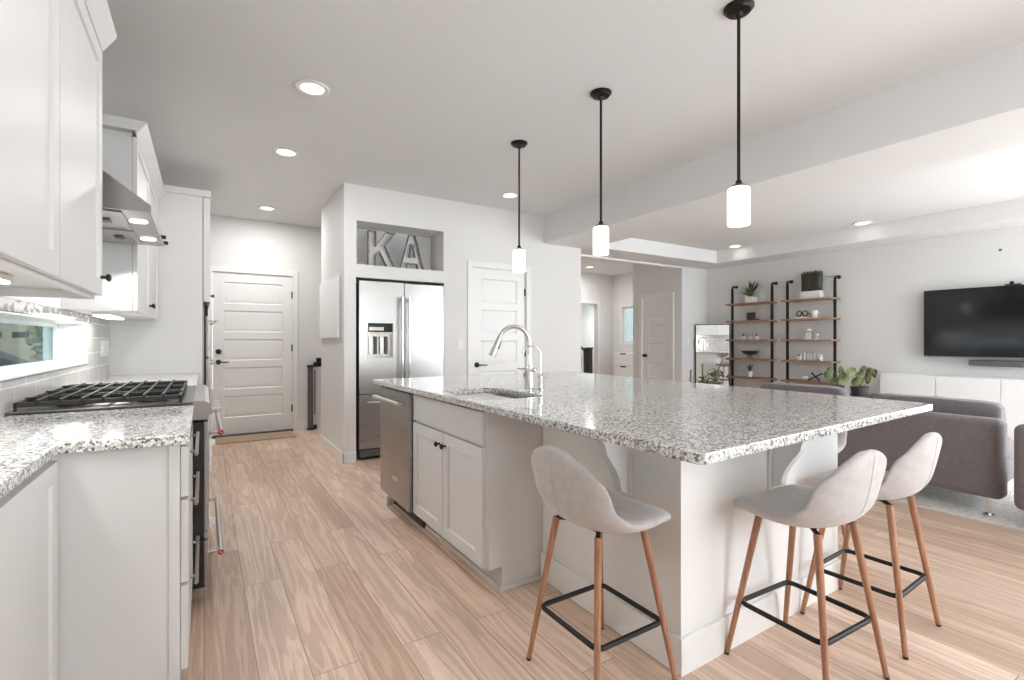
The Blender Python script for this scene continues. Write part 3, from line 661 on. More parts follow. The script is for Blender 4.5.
e = B(); e.tube([(1.36, FYF - 0.055, 0.585), (2.15, FYF - 0.055, 0.585)], 0.0135, 16)
for x in (1.41, 2.10): e.tube([(x, FYF + 0.001, 0.585), (x, FYF - 0.055, 0.585)], 0.012, 12)
obj('handle', e, 'chrome', fz)
e = B(); x0, x1, z0, z1 = DX
e.box(x0, FYF + 0.05, z0, x1, FYF + 0.06, z1); e.box(x0, FYF - 0.002, 1.268, x1, FYF + 0.05, 1.282, 0.002); e.box(x0, FYF - 0.002, z0, x1, FYF + 0.05, z0 + 0.014, 0.002)
e.box(x0, FYF - 0.002, z0, x0 + 0.006, FYF + 0.05, z1); e.box(x1 - 0.006, FYF - 0.002, z0, x1, FYF + 0.05, z1)
dp = obj('dispenser', e, 'chrome', dl)
obj('display', B().box(x0 + 0.008, FYF + 0.004, 1.285, x1 - 0.008, FYF + 0.049, z1 - 0.002, 0.002), 'black_gloss', dp)
obj('display_strip', B().box(x0 + 0.02, FYF + 0.001, 1.30, x1 - 0.1, FYF + 0.0035, 1.335, 0.001), 'chrome', dp)
for k in range(4): obj('paddle', B().box(x0 + 0.025 + k * 0.055, FYF + 0.025, 1.06, x0 + 0.053 + k * 0.055, FYF + 0.045, 1.24, 0.004), 'dark_grey' if k % 2 else 'steel', dp)

# letters
def channel_letter(name, outline, holes, label, x0, y0, z0, W, H, dep=0.05):
    P = lambda q: (x0 + q[0] * W, z0 + q[1] * H)
    o_ = [P(q) for q in outline]; hs = [[P(q) for q in h_] for h_ in holes]
    t = thing(name, label, 'letter', (x0 + W / 2, y0, z0), 'metal letters in the niche')
    e = B()
    for loop in (o_, *hs):
        for i in range(len(loop)):
            a, b = Vector(loop[i]), Vector(loop[(i + 1) % len(loop)]); d = (b - a).normalized(); n = Vector((-d.y, d.x)) * 0.004
            a2, b2 = a - d * 0.004, b + d * 0.004
            e.prism([tuple(a2 - n), tuple(b2 - n), tuple(b2 + n), tuple(a2 + n)], 'y', y0, y0 + dep)
    obj('rim', e, 'galvanized', t)
    obj('face', B().prism(o_, 'y', y0 + dep - 0.008, y0 + dep - 0.002, 0, hs), M['ceramic_white'] if False else 'letter_face', t)
mat('letter_face', (0.52, 0.51, 0.50), 0.45, 0.3)
Kp = [(0, 0), (0.27, 0), (0.27, 0.34), (0.40, 0.46), (0.72, 0), (1.0, 0), (0.60, 0.62), (0.98, 1), (0.66, 1), (0.27, 0.60), (0.27, 1), (0, 1)]
Ap = [(0, 0), (0.24, 0), (0.31, 0.20), (0.69, 0.20), (0.76, 0), (1, 0), (0.64, 1), (0.36, 1)]
Ah = [(0.38, 0.38), (0.62, 0.38), (0.52, 0.74), (0.48, 0.74)]
channel_letter('letter_k', Kp, [], 'grey metal letter K standing in the niche above the fridge', 1.43, YF + 0.12, 1.9555, 0.285, 0.375)
channel_letter('letter_a', Ap, [Ah], 'grey metal letter A standing in the niche above the fridge', 1.77, YF + 0.12, 1.9555, 0.265, 0.375)

def switch_plate(name, x, y, z, w_, label):
    t = thing(name, label, 'light switch', (x, y, z))
    obj('plate', B().box(x - w_ / 2, y - 0.006, z - 0.06, x + w_ / 2, y - 0.0003, z + 0.06, 0.002), 'plastic_white', t)
    obj('rocker', B().box(x - 0.016, y - 0.010, z - 0.033, x + 0.016, y - 0.0062, z + 0.033, 0.002), 'trim_paint', t)
switch_plate('light_switch', 2.407, YF, 1.155, 0.075, 'white light switch between fridge and pantry door')
switch_plate('light_switch', 6.72, YL, 1.18, 0.075, 'white light switch on the wall beside the closet corner')

# glossy board on the side of the fridge wall
gb = thing('wall_board', 'glossy white board mounted on the side wall before the back door', 'board', (XFW, 5.5, 1.2))
obj('panel', B().box(XFW - 0.028, 5.03, 1.226, XFW - 0.006, 5.93, 1.853, 0.002), 'gloss_white', gb)
for (y, z) in ((5.10, 1.29), (5.86, 1.29), (5.10, 1.79), (5.86, 1.79)): obj('standoff', B().box(XFW - 0.006, y - 0.015, z - 0.015, XFW - 0.0002, y + 0.015, z + 0.015), 'plastic_white', gb)
# rolled baby gate
bg_ = thing('baby_gate', 'dark grey retractable baby gate rolled upright beside the back door', 'baby gate', (1.20, 6.96, 0))
obj('roller', B().lathe([(0, 0.025), (0.035, 0.025), (0.035, 0.86), (0, 0.86)], (1.205, 6.955, 0), 20), 'dark_grey', bg_)
for z in (0.0, 0.84):
    e = B(); e.box(1.165, 6.915, z, 1.245, 6.995, z + 0.03, 0.006); e.box(1.245, 6.955, z, 1.29, 6.998, z + 0.06, 0.004); obj('bracket', e, 'black_plastic', bg_)
obj('pull_bar', B().box(1.255, 6.945, 0.2, 1.268, 6.96, 0.8, 0.003), 'dark_grey', bg_)
e = B(); e.box(1.29, YK - 0.012, 0.84, 1.36, YK - 0.0003, 0.96, 0.004); e.tube([(1.325, YK - 0.012, 0.90), (1.325, YK - 0.06, 0.90), (1.25, YK - 0.07, 0.895)], 0.011, 10)
tag(obj('lever_latch', e, 'black_metal', None, (1.32, YK, 0.9)), 'small black lever on the wall above the rolled baby gate', 'latch')
e = B().box(0.12, 6.52, 0.0005, 0.97, 6.955, 0.012, 0.003)
for k in range(14): e.box(0.135 + k * 0.06, 6.53, 0.012, 0.150 + k * 0.06, 6.945, 0.0145)
tag(obj('door_mat', e, 'jute', None, (0.55, 6.7, 0)), 'ribbed woven tan mat lying in front of the back door', 'mat')

# ------------------------------------------------------------------ island
IX0, IX1, IY0, IY1 = 1.450, 2.61, 1.152, 3.53
isl = thing('kitchen_island', 'large white painted island base under the granite top', 'island', (2.0, 2.3, 0))
obj('knee_wall', B().prism([(IX0, IY0), (IX1, IY0), (IX1, IY1), (1.56, IY1), (1.56, 1.999), (IX0, 1.999)], 'z', 0, CT0 - 0.001), 'island_paint', isl)
e = B(); q = 0.013
e.box(IX0 - q, IY0 - q, 0, IX0 - 0.0003, 1.999, 0.135, 0.003); e.box(IX0 - 0.0002, IY0 - q, 0, IX1, IY0 - 0.0003, 0.135, 0.003); e.box(IX1 + 0.0003, IY0 - q, 0, IX1 + q, IY1, 0.135, 0.003)
obj('baseboard', e, 'trim_paint', isl)
def corbel(xf, plate=0.075):
    """local: wall plane y=0, bracket grows towards -y, top at z=0"""
    e = B(xf)
    e.box(-plate / 2, -0.014, -0.315, plate / 2, -0.0002, -0.0008, 0.003)
    pr = [(-0.0142, -0.001), (-0.245, -0.001), (-0.245, -0.030), (-0.225, -0.036)]
    for k in range(9):
        u = k / 8; a = u * PI / 2; pr.append((-0.215 + 0.085 * math.sin(a), -0.045 - 0.075 * (1 - math.cos(a))))
    pr.append((-0.120, -0.135))
    for k in range(8):
        u = k / 7; a = u * PI / 2; pr.append((-0.112 + 0.060 * math.sin(a) * 1.0, -0.145 - 0.13 * u))
    pr += [(-0.040, -0.285), (-0.0142, -0.295)]
    e.prism(pr, 'x', -0.024, 0.024, 0.004)
    return e
obj('corbel', corbel(T(IX0, 1.42, CT0 - 0.001, FNX)), 'trim_paint', isl)
obj('corbel', corbel(T(2.035, IY0, CT0 - 0.001, 0)), 'trim_paint', isl)
obj('corbel', corbel(T(IX1, 2.3, CT0 - 0.001, FX)), 'trim_paint', isl)

XCF = 1.135                       # face frame of the island cabinets
sc_ = thing('sink_cabinet', 'white two-door sink cabinet with false drawer front in the island', 'cabinet', (1.25, 2.4, 0))
obj('body', B().box(XCF, 2.018, 0.112, IX0 - 0.001, 2.925, CT0 - 0.001, 0.001).box(XCF + 0.002, 2.0, 0.112, IX0 - 0.001, 2.0179, CT0 - 0.001, 0.001), 'cabinet_paint', sc_)
e = B(); e.box(XCF + 0.075, 2.015, 0, IX0 - 0.001, 2.925, 0.112); e.box(XCF + 0.075, 2.0, 0, IX0 - 0.0135, 2.015, 0.112)
e.box(XCF + 0.06, 1.987, 0, IX0 - 0.0135, 1.9998, 0.022, 0.003); e.box(XCF + 0.06, 2.0, 0, XCF + 0.0748, 2.925, 0.022, 0.003)
obj('toe_kick', e, 'cabinet_paint', sc_)
def shaker_nx(x_back, y0, y1, z0, z1, th=0.021, st=0.06, flat=False):
    return B(T(x_back - th, y1, z0, FNX)).panel(y1 - y0, z1 - z0, th, [] if flat else [(st, st, y1 - y0 - st, z1 - z0 - st)], 0.008, 0.005)
obj('drawer_front', B().box(XCF - 0.022, 2.026, 0.702, XCF - 0.001, 2.919, 0.862, 0.003), 'cabinet_paint', sc_)
for k, (y0, y1) in enumerate(((2.026, 2.469), (2.475, 2.919))):
    d = obj('door', shaker_nx(XCF - 0.001, y0, y1, 0.118, 0.690, 0.021, 0.062), 'cabinet_paint', sc_)
    e = B(); knob(e, XCF - 0.022, (y1 - 0.035) if k == 0 else (y0 + 0.035), 0.625, -1); obj('knob', e, 'black_metal', d)
dw = thing('dishwasher', 'stainless steel dishwasher at the far end of the island front', 'dishwasher', (1.2, 3.23, 0))
obj('tub', B().box(XCF, 2.932, 0.10, IX0 - 0.002, 3.525, CT0 - 0.006), 'dark_grey', dw)
dd = obj('door_panel', B().box(XCF - 0.045, 2.934, 0.115, XCF - 0.001, 3.524, 0.862, 0.004), 'steel', dw)
e = B(); e.tube([(XCF - 0.098, 2.964, 0.80), (XCF - 0.098, 3.497, 0.80)], 0.0125, 16)
for y in (3.004, 3.457): e.tube([(XCF - 0.0445, y, 0.80), (XCF - 0.098, y, 0.80)], 0.011, 12)
obj('handle', e, 'chrome', dd)
obj('badge', B().box(XCF - 0.0475, 3.13, 0.255, XCF - 0.0452, 3.25, 0.285, 0.0005), 'chrome', dd)
obj('control_edge', B().box(XCF - 0.040, 2.94, 0.8625, XCF - 0.002, 3.52, 0.874, 0.001), 'black_plastic', dw)
obj('toe_panel', B().box(XCF + 0.05, 2.934, 0.0, XCF + 0.07, 3.524, 0.10), 'black_plastic', dw)
obj('side_foot', B().box(XCF - 0.01, 3.475, 0.0, XCF + 0.045, 3.525, 0.06, 0.003), 'plastic_white', dw)

CX0, CX1, CY0, CY1 = 1.05, 2.83, 0.80, 3.50
def rrect(x0, y0, x1, y1, r, n=6):
    out = []
    for (cx_, cy_, a0) in ((x1 - r, y1 - r, 0), (x0 + r, y1 - r, PI / 2), (x0 + r, y0 + r, PI), (x1 - r, y0 + r, 3 * PI / 2)):
        for k in range(n + 1): a = a0 + PI / 2 * k / n; out.append((cx_ + r * math.cos(a), cy_ + r * math.sin(a)))
    return out
SK = (1.145, 2.03, 1.505, 2.59)
ct = obj('countertop', B().prism([(1.07, 0.80), (1.084, 0.785), (2.80, 0.842), (2.818, 0.862), (2.84, 3.56), (2.82, 3.58), (1.067, 3.58), (1.05, 3.565)], 'z', CT0, CT1, 0.006, [rrect(*SK, 0.07, 6)]), 'granite', None, (2.0, 2.2, CT0))
tag(ct, 'broad speckled granite island top with an undermount sink cut-out', 'countertop')
sk = thing('sink', 'stainless steel undermount sink set in the granite island top', 'sink', (1.32, 2.31, 0.7))
e = B(); t = bmesh.new(); rings = []
g_ = 0.012
for (k, z, r) in ((-0.03, CT0 - 0.0015, 0.09), (-g_, CT0 - 0.0015, 0.08), (-g_ + 0.002, CT0 - 0.02, 0.078), (0.0, 0.74, 0.07), (0.012, 0.705, 0.06), (0.04, 0.69, 0.05)):
    rings.append([t.verts.new((x, y, z)) for x, y in rrect(SK[0] + k, SK[1] + k, SK[2] - k, SK[3] - k, r, 6)])
for A, Q in zip(rings, rings[1:]):
    for j in range(len(A)): t.faces.new((A[j], A[(j + 1) % len(A)], Q[(j + 1) % len(A)], Q[j]))
t.faces.new(rings[-1]); bmesh.ops.recalc_face_normals(t, faces=t.faces); e._add(t)
obj('basin', e, 'sink_steel', sk)
obj('drain', B().lathe([(0.045, 0), (0.045, 0.003), (0.032, 0.003), (0.028, 0.001), (0, 0.001)], (1.325, 2.31, 0.6905), 24), 'chrome', sk)

def arc(c, r, a0, a1, n, dirv):
    """points on a vertical arc; angle measured from horizontal dirv"""
    return [(c[0] + dirv[0] * r * math.cos(a), c[1] + dirv[1] * r * math.cos(a), c[2] + r * math.sin(a)) for a in [a0 + (a1 - a0) * k / n for k in range(n + 1)]]
fx, fy = 1.605, 2.345; dv = (-0.93, 0.36)
fa = thing('kitchen_faucet', 'tall brushed nickel gooseneck faucet with pull-down spray head', 'faucet', (fx, fy, CT1))
obj('base', B().lathe([(0, 0.0005), (0.030, 0.0005), (0.030, 0.006), (0.0245, 0.012), (0.0225, 0.10), (0.0235, 0.105), (0.0235, 0.135), (0.019, 0.142), (0, 0.142)], (fx, fy, CT1), 24), 'chrome', fa)
rr = 0.090; top = 1.192
cc = (fx + dv[0] * rr, fy + dv[1] * rr, top)
pts = [(fx, fy, CT1 + 0.135), (fx, fy, CT1 + 0.2), (fx, fy, top - 0.03)] + arc(cc, rr, PI, 0.12, 18, (-dv[0] * 1, -dv[1] * 1))[::1]
pts = [(fx, fy, CT1 + 0.135), (fx, fy, CT1 + 0.2), (fx, fy, top - 0.03)] + arc(cc, rr, 0, PI * 0.90, 18, (-dv[0], -dv[1]))
e = B(); e.tube(pts, [0.0185, 0.0165, 0.0135] + [0.0125] * 19, 16); obj('spout', e, 'chrome', fa)
pe = Vector(pts[-1]); pd = (Vector(pts[-1]) - Vector(pts[-2])).normalized()
e = B(); e.tube([pe, pe + pd * 0.012, pe + pd * 0.014, pe + pd * 0.06, pe + pd * 0.115, pe + pd * 0.118], [0.0135, 0.0135, 0.0155, 0.0175, 0.0215, 0.019], 18); sh = obj('spray_head', e, 'chrome', fa)
sd = Vector((-pd.y, pd.x, 0)); ub = Vector((pd.z * dv[0], pd.z * dv[1], 0)).normalized() * -1
obj('spray_button', B().tube([pe + pd * 0.03 - Vector((dv[0], dv[1], 0)) * 0.016, pe + pd * 0.075 - Vector((dv[0], dv[1], 0)) * 0.0205], 0.006, 8), 'dark_grey', sh)
e = B(); e.tube([(fx, fy, CT1 + 0.115), (fx + 0.012, fy - 0.045, CT1 + 0.117), (fx + 0.014, fy - 0.052, CT1 + 0.118)], [0.013, 0.013, 0.010], 14)
e.tube([(fx - 0.004, fy + 0.02, CT1 + 0.118), (fx - 0.045, fy + 0.055, CT1 + 0.122)], [0.007, 0.004], 10)
obj('lever', e, 'chrome', fa)
wx, wy = 1.642, 2.285
wt = thing('filter_faucet', 'small slim gooseneck water tap beside the tall faucet', 'faucet', (wx, wy, CT1))
obj('base', B().lathe([(0, 0.0005), (0.020, 0.0005), (0.020, 0.004), (0.012, 0.01), (0.011, 0.05), (0.015, 0.06), (0.015, 0.085), (0.008, 0.095), (0, 0.095)], (wx, wy, CT1), 20), 'chrome', wt)
r2 = 0.052; c2 = (wx + dv[0] * r2, wy + dv[1] * r2, CT1 + 0.205)
e = B(); e.tube([(wx, wy, CT1 + 0.09), (wx, wy, CT1 + 0.15)] + arc(c2, r2, 0, PI * 0.88, 14, (-dv[0], -dv[1])) + [(wx + dv[0] * 0.103, wy + dv[1] * 0.103, CT1 + 0.205)], 0.0058, 12); obj('spout', e, 'chrome', wt)
e = B(); e.tube([(wx + 0.01, wy - 0.01, CT1 + 0.073), (wx + 0.022, wy - 0.026, CT1 + 0.073), (wx + 0.026, wy - 0.032, CT1 + 0.10)], [0.007, 0.006, 0.004], 10); obj('lever', e, 'chrome', wt)

# ------------------------------------------------------------------ bar stools
def smoothstep(a, b, x): x = max(0, min(1, (x - a) / (b - a))); return x * x * (3 - 2 * x)
def stool_shell():
    # centre line from the front lip to the top of the back: (y, z)
    cl = [(0.166, 0.564), (0.155, 0.574), (0.12, 0.583), (0.08, 0.582), (0.01, 0.576), (-0.05, 0.572), (-0.10, 0.578), (-0.145, 0.600), (-0.175, 0.638), (-0.190, 0.685), (-0.200, 0.735), (-0.205, 0.775), (-0.209, 0.81), (-0.211, 0.838)]
    P = [Vector((0, y, z)) for y, z in cl]
    def samp(u):
        x = u * (len(P) - 1); i = min(int(x), len(P) - 2); f = x - i
        p0, p1, p2, p3 = P[max(i - 1, 0)], P[i], P[i + 1], P[min(i + 2, len(P) - 1)]
        return 0.5 * ((2 * p1) + (p2 - p0) * f + (2 * p0 - 5 * p1 + 4 * p2 - p3) * f * f + (3 * p1 - p0 - 3 * p2 + p3) * f ** 3)
    Wk = [(0, 0.185), (0.12, 0.205), (0.3, 0.220), (0.45, 0.218), (0.6, 0.206), (0.75, 0.204), (0.88, 0.182), (1.0, 0.15)]
    def wid(u):
        for (a, x), (b, y) in zip(Wk, Wk[1:]):
            if u <= b: return x + (y - x) * smoothstep(a, b, u)
        return Wk[-1][1]
    nu, nv = 44, 20; t = bmesh.new(); th = 0.040
    topv, botv = [], []
    for i in range(nu + 1):
        u = i / nu; u2 = 0.5 - 0.5 * math.cos(PI * u)           # denser near the ends
        u2 = 0.35 * u2 + 0.65 * u
        p = samp(u2); d = (samp(min(1, u2 + 0.01)) - samp(max(0, u2 - 0.01))).normalized()
        nrm = Vector((0, d.z, -d.y)); nrm = nrm if nrm.z > 0 or nrm.y > 0 else -nrm     # up on the seat, forward on the back
        end = min(1.0, u2 / 0.14); end2 = min(1.0, (1 - u2) / 0.36)
        q = math.sqrt(max(0, 1 - (1 - end) ** 2.0)) * math.sqrt(max(0, 1 - (1 - end2) ** 2.2))
        w_ = wid(u2) * max(q, 0.02)
        bend = smoothstep(0.25, 0.60, u2) * (1 - smoothstep(0.70, 1.0, u2))
        rt, rb = [], []
        for j in range(nv + 1):
            s_ = -1 + 2 * j / nv; x = w_ * math.sin(s_ * PI / 2)
            k = abs(x / 0.23) ** 2.2
            off = nrm * (0.016 + 0.052 * bend) * k            # sides sweep up and forward
            edge = (1 - abs(math.sin(s_ * PI / 2)) ** 8) * min(1, q * 1.2)
            hth = th * (1.25 - 0.35 * smoothstep(0.4, 0.7, u2)) * math.sqrt(max(0.03, edge))
            c_ = p + Vector((x, 0, 0)) + off
            rt.append(t.verts.new(c_ + nrm * hth * 0.5)); rb.append(t.verts.new(c_ - nrm * hth * 0.5))
        topv.append(rt); botv.append(rb)
    for i in range(nu):
        for j in range(nv):
            t.faces.new((topv[i][j], topv[i][j + 1], topv[i + 1][j + 1], topv[i + 1][j])); t.faces.new((botv[i][j], botv[i + 1][j], botv[i + 1][j + 1], botv[i][j + 1]))
        t.faces.new((topv[i][0], topv[i + 1][0], botv[i + 1][0], botv[i][0])); t.faces.new((topv[i][nv], botv[i][nv], botv[i + 1][nv], topv[i + 1][nv]))
    for i in (0, nu):
        for j in range(nv):
            f = (topv[i][j], botv[i][j], botv[i][j + 1], topv[i][j + 1]); t.faces.new(f if i == 0 else f[::-1])
    bmesh.ops.recalc_face_normals(t, faces=t.faces)
    seam = [(0, ) for _ in range(0)]
    pts = []
    for k in range(22):
        u = 0.50 + 0.46 * k / 21; p = samp(u); d = (samp(min(1, u + 0.01)) - samp(max(0, u - 0.01))).normalized(); nrm = Vector((0, d.z, -d.y))
        nrm = nrm if nrm.z > 0 or nrm.y > 0 else -nrm
        pts.append(p - nrm * (th * 0.5 + 0.0002))
    return B()._add(t), pts
def make_stool(label):
    t = thing('bar_stool', label, 'bar stool', (0, 0, 0), 'bar stools round the island')
    sh_, seam = stool_shell()
    sl = obj('seat_shell', sh_, 'linen', t, ang=1.2)
    obj('seam', B().tube(seam, 0.0009, 6), 'linen', sl)
    fp = [(-0.188, 0.185), (0.188, 0.185), (-0.188, -0.185), (0.188, -0.185)]
    for (x, y) in fp:
        a = Vector((x, y, 0.0)); tp = Vector((x * 0.60, y * 0.57 - 0.005, 0.546)); d = tp - a
        lg = obj('leg', B().tube([a + d * 0.016, a + d * 0.5, tp], [0.0092, 0.0112, 0.0132], 14), 'copper_wood', t)
        obj('foot_cap', B().tube([a, a + d * 0.018], [0.0088, 0.0096], 12), 'black_plastic', lg)
    k = 0.375; rx, ry = 0.192 * (1 - 0.40 * k) - 0.013, 0.19 * (1 - 0.43 * k) - 0.013
    obj('footrest', B().tube([(x, y, 0.208) for x, y in rrect(-rx - 0.006, -ry - 0.006, rx + 0.006, ry + 0.006, 0.03, 5)], 0.0092, 12, True), 'black_metal', t)
    e = B(); e.box(-0.075, -0.08, 0.542, 0.075, 0.075, 0.553, 0.003)
    for (x, y) in fp: e.tube([(x * 0.25, y * 0.25, 0.549), (x * 0.60, y * 0.575 - 0.005, 0.545)], 0.0085, 10)
    obj('mounting_plate', e, 'black_metal', t)
    return t
st = make_stool('beige upholstered bar stool with seamed back, alone on the sink side of the island')
st.location = (1.218, 1.325, 0); st.rotation_euler = (0, 0, -PI / 2)
dup(st, (1.872, 0.940, 0), math.radians(-3), 'beige bar stool at the island end, the one closest to the counter corner')
dup(st, (2.418, 0.945, 0), math.radians(2), 'beige bar stool beside the grey sofa, second along the island end')
dup(st, (2.93, 1.51, 0), PI / 2, 'beige bar stool on the sofa side of the island, peeking past the white end wall')
dup(st, (2.93, 2.45, 0), PI / 2, 'beige bar stool on the sofa side, glimpsed only in the standing mirror')

# ------------------------------------------------------------------ living room
e = B().box(4.375, -1.6, 0.0005, 6.3, 3.3, 0.012, 0.004); rug = thing('area_rug', 'mottled cream and grey rug under the grey sofa', 'rug', (5.6, 0.9, 0))
obj('pile', e, 'rug_pile', rug); obj('border', B().box(4.345, -1.63, 0.0004, 4.3745, 3.33, 0.011, 0.003), 'rug_border', rug)

def pillow(b, x0, y0, z0, x1, y1, z1, puff=0.03):
    t = bmesh.new(); bmesh.ops.create_cube(t, size=1)
    bmesh.ops.subdivide_edges(t, edges=t.edges[:], cuts=7, use_grid_fill=True)
    c_ = Vector(((x0 + x1) / 2, (y0 + y1) / 2, (z0 + z1) / 2)); h_ = Vector(((x1 - x0) / 2, (y1 - y0) / 2, (z1 - z0) / 2))
    for v in t.verts:
        p = v.co * 2; a, b2, cc_ = abs(p.x), abs(p.y), abs(p.z)
        # squash the box towards a rounded cushion
        q = Vector(p); l = (a ** 11 + b2 ** 11 + cc_ ** 11) ** (1 / 11); q = q / l
        nz = noise.noise(Vector((q.x * 1.7 + x0 * 3, q.y * 2.3 + y0 * 5, q.z * 2.1 + z0))) * puff
        v.co = c_ + Vector((q.x * h_.x, q.y * h_.y, q.z * h_.z)) + q * nz * 0.5
    return b._add(t)
def sofa(name, y0, y1, label, cushions, sx=4.45):
    t = thing(name, label, 'sofa', (sx + 0.45, (y0 + y1) / 2, 0))
    obj('back_panel', B().box(sx, y0, 0.135, sx + 0.13, y1, 0.675, 0.045, 5), 'sofa_fabric', t, ang=1.2)
    obj('seat_base', B().box(sx + 0.131, y0 + 0.10, 0.14, sx + 0.90, y1 - 0.10, 0.30, 0.03, 4), 'sofa_fabric', t, ang=1.2)
    n = len(cushions) or 1
    for i in range(n):
        a = y0 + 0.105 + (y1 - y0 - 0.21) * i / n; b2 = a + (y1 - y0 - 0.21) / n
        obj('seat_cushion', pillow(B(), sx + 0.20, a + 0.004, 0.302, sx + 0.90, b2 - 0.004, 0.45, 0.01), 'sofa_fabric', t, ang=1.2)
    for (a, b2, zt) in cushions: obj('back_cushion', pillow(B(), sx + 0.132, a, 0.44, sx + 0.30, b2, zt, 0.022), 'sofa_fabric', t, ang=1.2)
    for (x, y) in ((sx + 0.075, y0 + 0.085), (sx + 0.075, y1 - 0.085), (sx + 0.82, y0 + 0.16), (sx + 0.82, y1 - 0.16)):
        e = B(); e.tube([(x, y, 0.018), (x, y, 0.14)], 0.011, 12); e.box(x - 0.035, y - 0.025, 0.0125, x + 0.035, y + 0.025, 0.018, 0.002); obj('leg', e, 'sofa_leg', t)
sofa('sofa', 0.972, 2.80, 'charcoal grey sofa seen from behind with plump back cushions', [(1.02, 1.80, 0.770), (1.985, 2.72, 0.79)])
sofa('sofa', -0.85, 0.90, 'charcoal grey seat at the photo edge, past the long sofa back', [], 4.30)

# media console, tv, soundbar
cs = thing('media_console', 'low white gloss media console under the television', 'console', (7.1, 1.2, 0))
obj('carcass', B().box(6.840, 0.452, 0.0, XR - 0.016, 2.552, 0.803, 0.002), 'satin_white', cs)
for k in range(4):
    y1 = 2.551 - k * 0.522; obj('door', B().box(6.82, y1 - 0.518, 0.03, 6.8395, y1, 0.801, 0.002), 'satin_white', cs)
tv = thing('television', 'large black flat television mounted above the white console', 'television', (XR, 1.5, 1.4))
obj('housing', B().box(XR - 0.115, 0.78, 1.012, XR - 0.036, 2.223, 1.777, 0.006), 'black_plastic', tv)
obj('screen', B().box(XR - 0.1165, 0.788, 1.024, XR - 0.1152, 2.215, 1.771, 0.0005), 'tv_screen', tv)
obj('chin', B().box(XR - 0.1166, 0.78, 1.008, XR - 0.1145, 2.223, 1.0195, 0.0005), 'steel', tv)
obj('wall_mount', B().box(XR - 0.036, 1.3, 1.2, XR - 0.0005, 1.75, 1.6, 0.002), 'black_metal', tv)
wcm = thing('webcam', 'small black webcam perched on top of the television', 'camera', (XR - 0.06, 1.49, 1.777))
obj('clip', B().box(XR - 0.085, 1.43, 1.7775, XR - 0.03, 1.55, 1.793, 0.003), 'black_plastic', wcm); obj('lens_body', B().sphere((XR - 0.06, 1.50, 1.806), 0.018), 'black_gloss', wcm)
sb = thing('soundbar', 'dark grey soundbar on the wall just below the television', 'soundbar', (XR - 0.06, 1.4, 0.95))
obj('body', B().box(XR - 0.11, 0.95, 0.922, XR - 0.02, 1.83, 0.985, 0.01, 3), 'dark_grey', sb)
for y in (1.15, 1.65): obj('bracket', B().box(XR - 0.02, y - 0.02, 0.93, XR - 0.0004, y + 0.02, 0.975), 'black_metal', sb)
e = B().lathe([(0.014, 0), (0.014, 0.004), (0.006, 0.006), (0.006, 0.02), (0, 0.022)], (XR - 0.0003, 1.60, 2.17), 12, RY90.inverted())
tag(obj('wall_hook', e, 'dark_grey', None, (XR, 1.6, 2.17)), 'tiny grey hook high on the wall above the television', 'hook')

# ladder shelves
SZ = (1.772, 1.502, 1.212, 0.918, 0.635); SXF, SXB = 6.965, XR - 0.005; PX = 7.11
def ladder_shelf(y0, y1, label):
    t = thing('ladder_shelf', label, 'shelf unit', ((PX + XR) / 2, (y0 + y1) / 2, 0), 'pipe frame wall shelves')
    for y in (y0 + 0.02, y1 - 0.02):
        e = B(); e.box(PX - 0.016, y - 0.014, 0.0, PX + 0.016, y + 0.014, 2.0, 0.002)
        e.tube([(PX, y, 1.995), (PX, y, 2.03), (PX + 0.015, y, 2.045), (PX + 0.04, y, 2.05), (XR - 0.002, y, 2.05)], 0.016, 8)
        e.tube([(XR - 0.012, y, 2.05), (XR - 0.0004, y, 2.05)], 0.026, 14)
        obj('post', e, 'black_metal', t)
    for z in SZ:
        s_ = obj('shelf', B().box(SXF, y0, z - 0.024, SXB, y1, z, 0.002), 'shelf_wood', t)
        for y in (y0 + 0.02, y1 - 0.02): obj('shelf_clip', B().box(PX - 0.019, y - 0.017, z - 0.032, PX + 0.019, y + 0.017, z - 0.0242, 0.002), 'black_metal', s_)
ladder_shelf(4.00, 4.68, 'black framed wood shelf unit closer to the mirror, holding the spiky potted plant')
ladder_shelf(3.15, 3.815, 'black framed wood shelf unit holding the boxed grass planter')
PXC = 7.09
def pot_prof(r, h_, taper=0.8): return [(0, 0), (r * taper, 0), (r, h_), (r * 0.88, h_), (r * 0.86, h_ * 0.86), (0, h_ * 0.86)]
def plant(name, label, x, y, z, r, h_, potmat, cat='plant', square=False):
    t = thing(name, label, cat, (x, y, z))
    if square: obj('pot', B().box(x - r, y - r, z + 0.0005, x + r, y + r, z + h_, 0.004), potmat, t); top = z + h_
    else: obj('pot', B().lathe(pot_prof(r, h_), (x, y, z + 0.0005), 24), potmat, t); top = z + h_ * 0.86
    obj('soil', B().lathe([(0, 0), (r * 0.84, 0), (r * 0.84, 0.004), (0, 0.006)], (x, y, top), 18), 'soil', t)
    return t, top
t, top = plant('potted_plant', 'spiky leaved plant in square white pot on the top shelf', PXC, 4.336, SZ[0], 0.065, 0.095, 'ceramic_white', square=True)
e = B()
for k in range(22):
    a = k * 2.4; el = 0.15 + 1.2 * ((k * 0.37) % 1); l_ = 0.20 + 0.06 * random.random()
    e.leaf((PXC, 4.336, top), (PXC + l_ * math.cos(a) * math.cos(el) * 0.6, 4.336 + l_ * math.sin(a) * math.cos(el), top + l_ * math.sin(el) + 0.06), 0.035, 0.3, 5, 0.03)
obj('foliage', e, 'leaf_dark', t)
pf = thing('picture_frame', 'small dark square frame on the second shelf beneath the spiky plant', 'frame', (PXC, 4.34, SZ[1]))
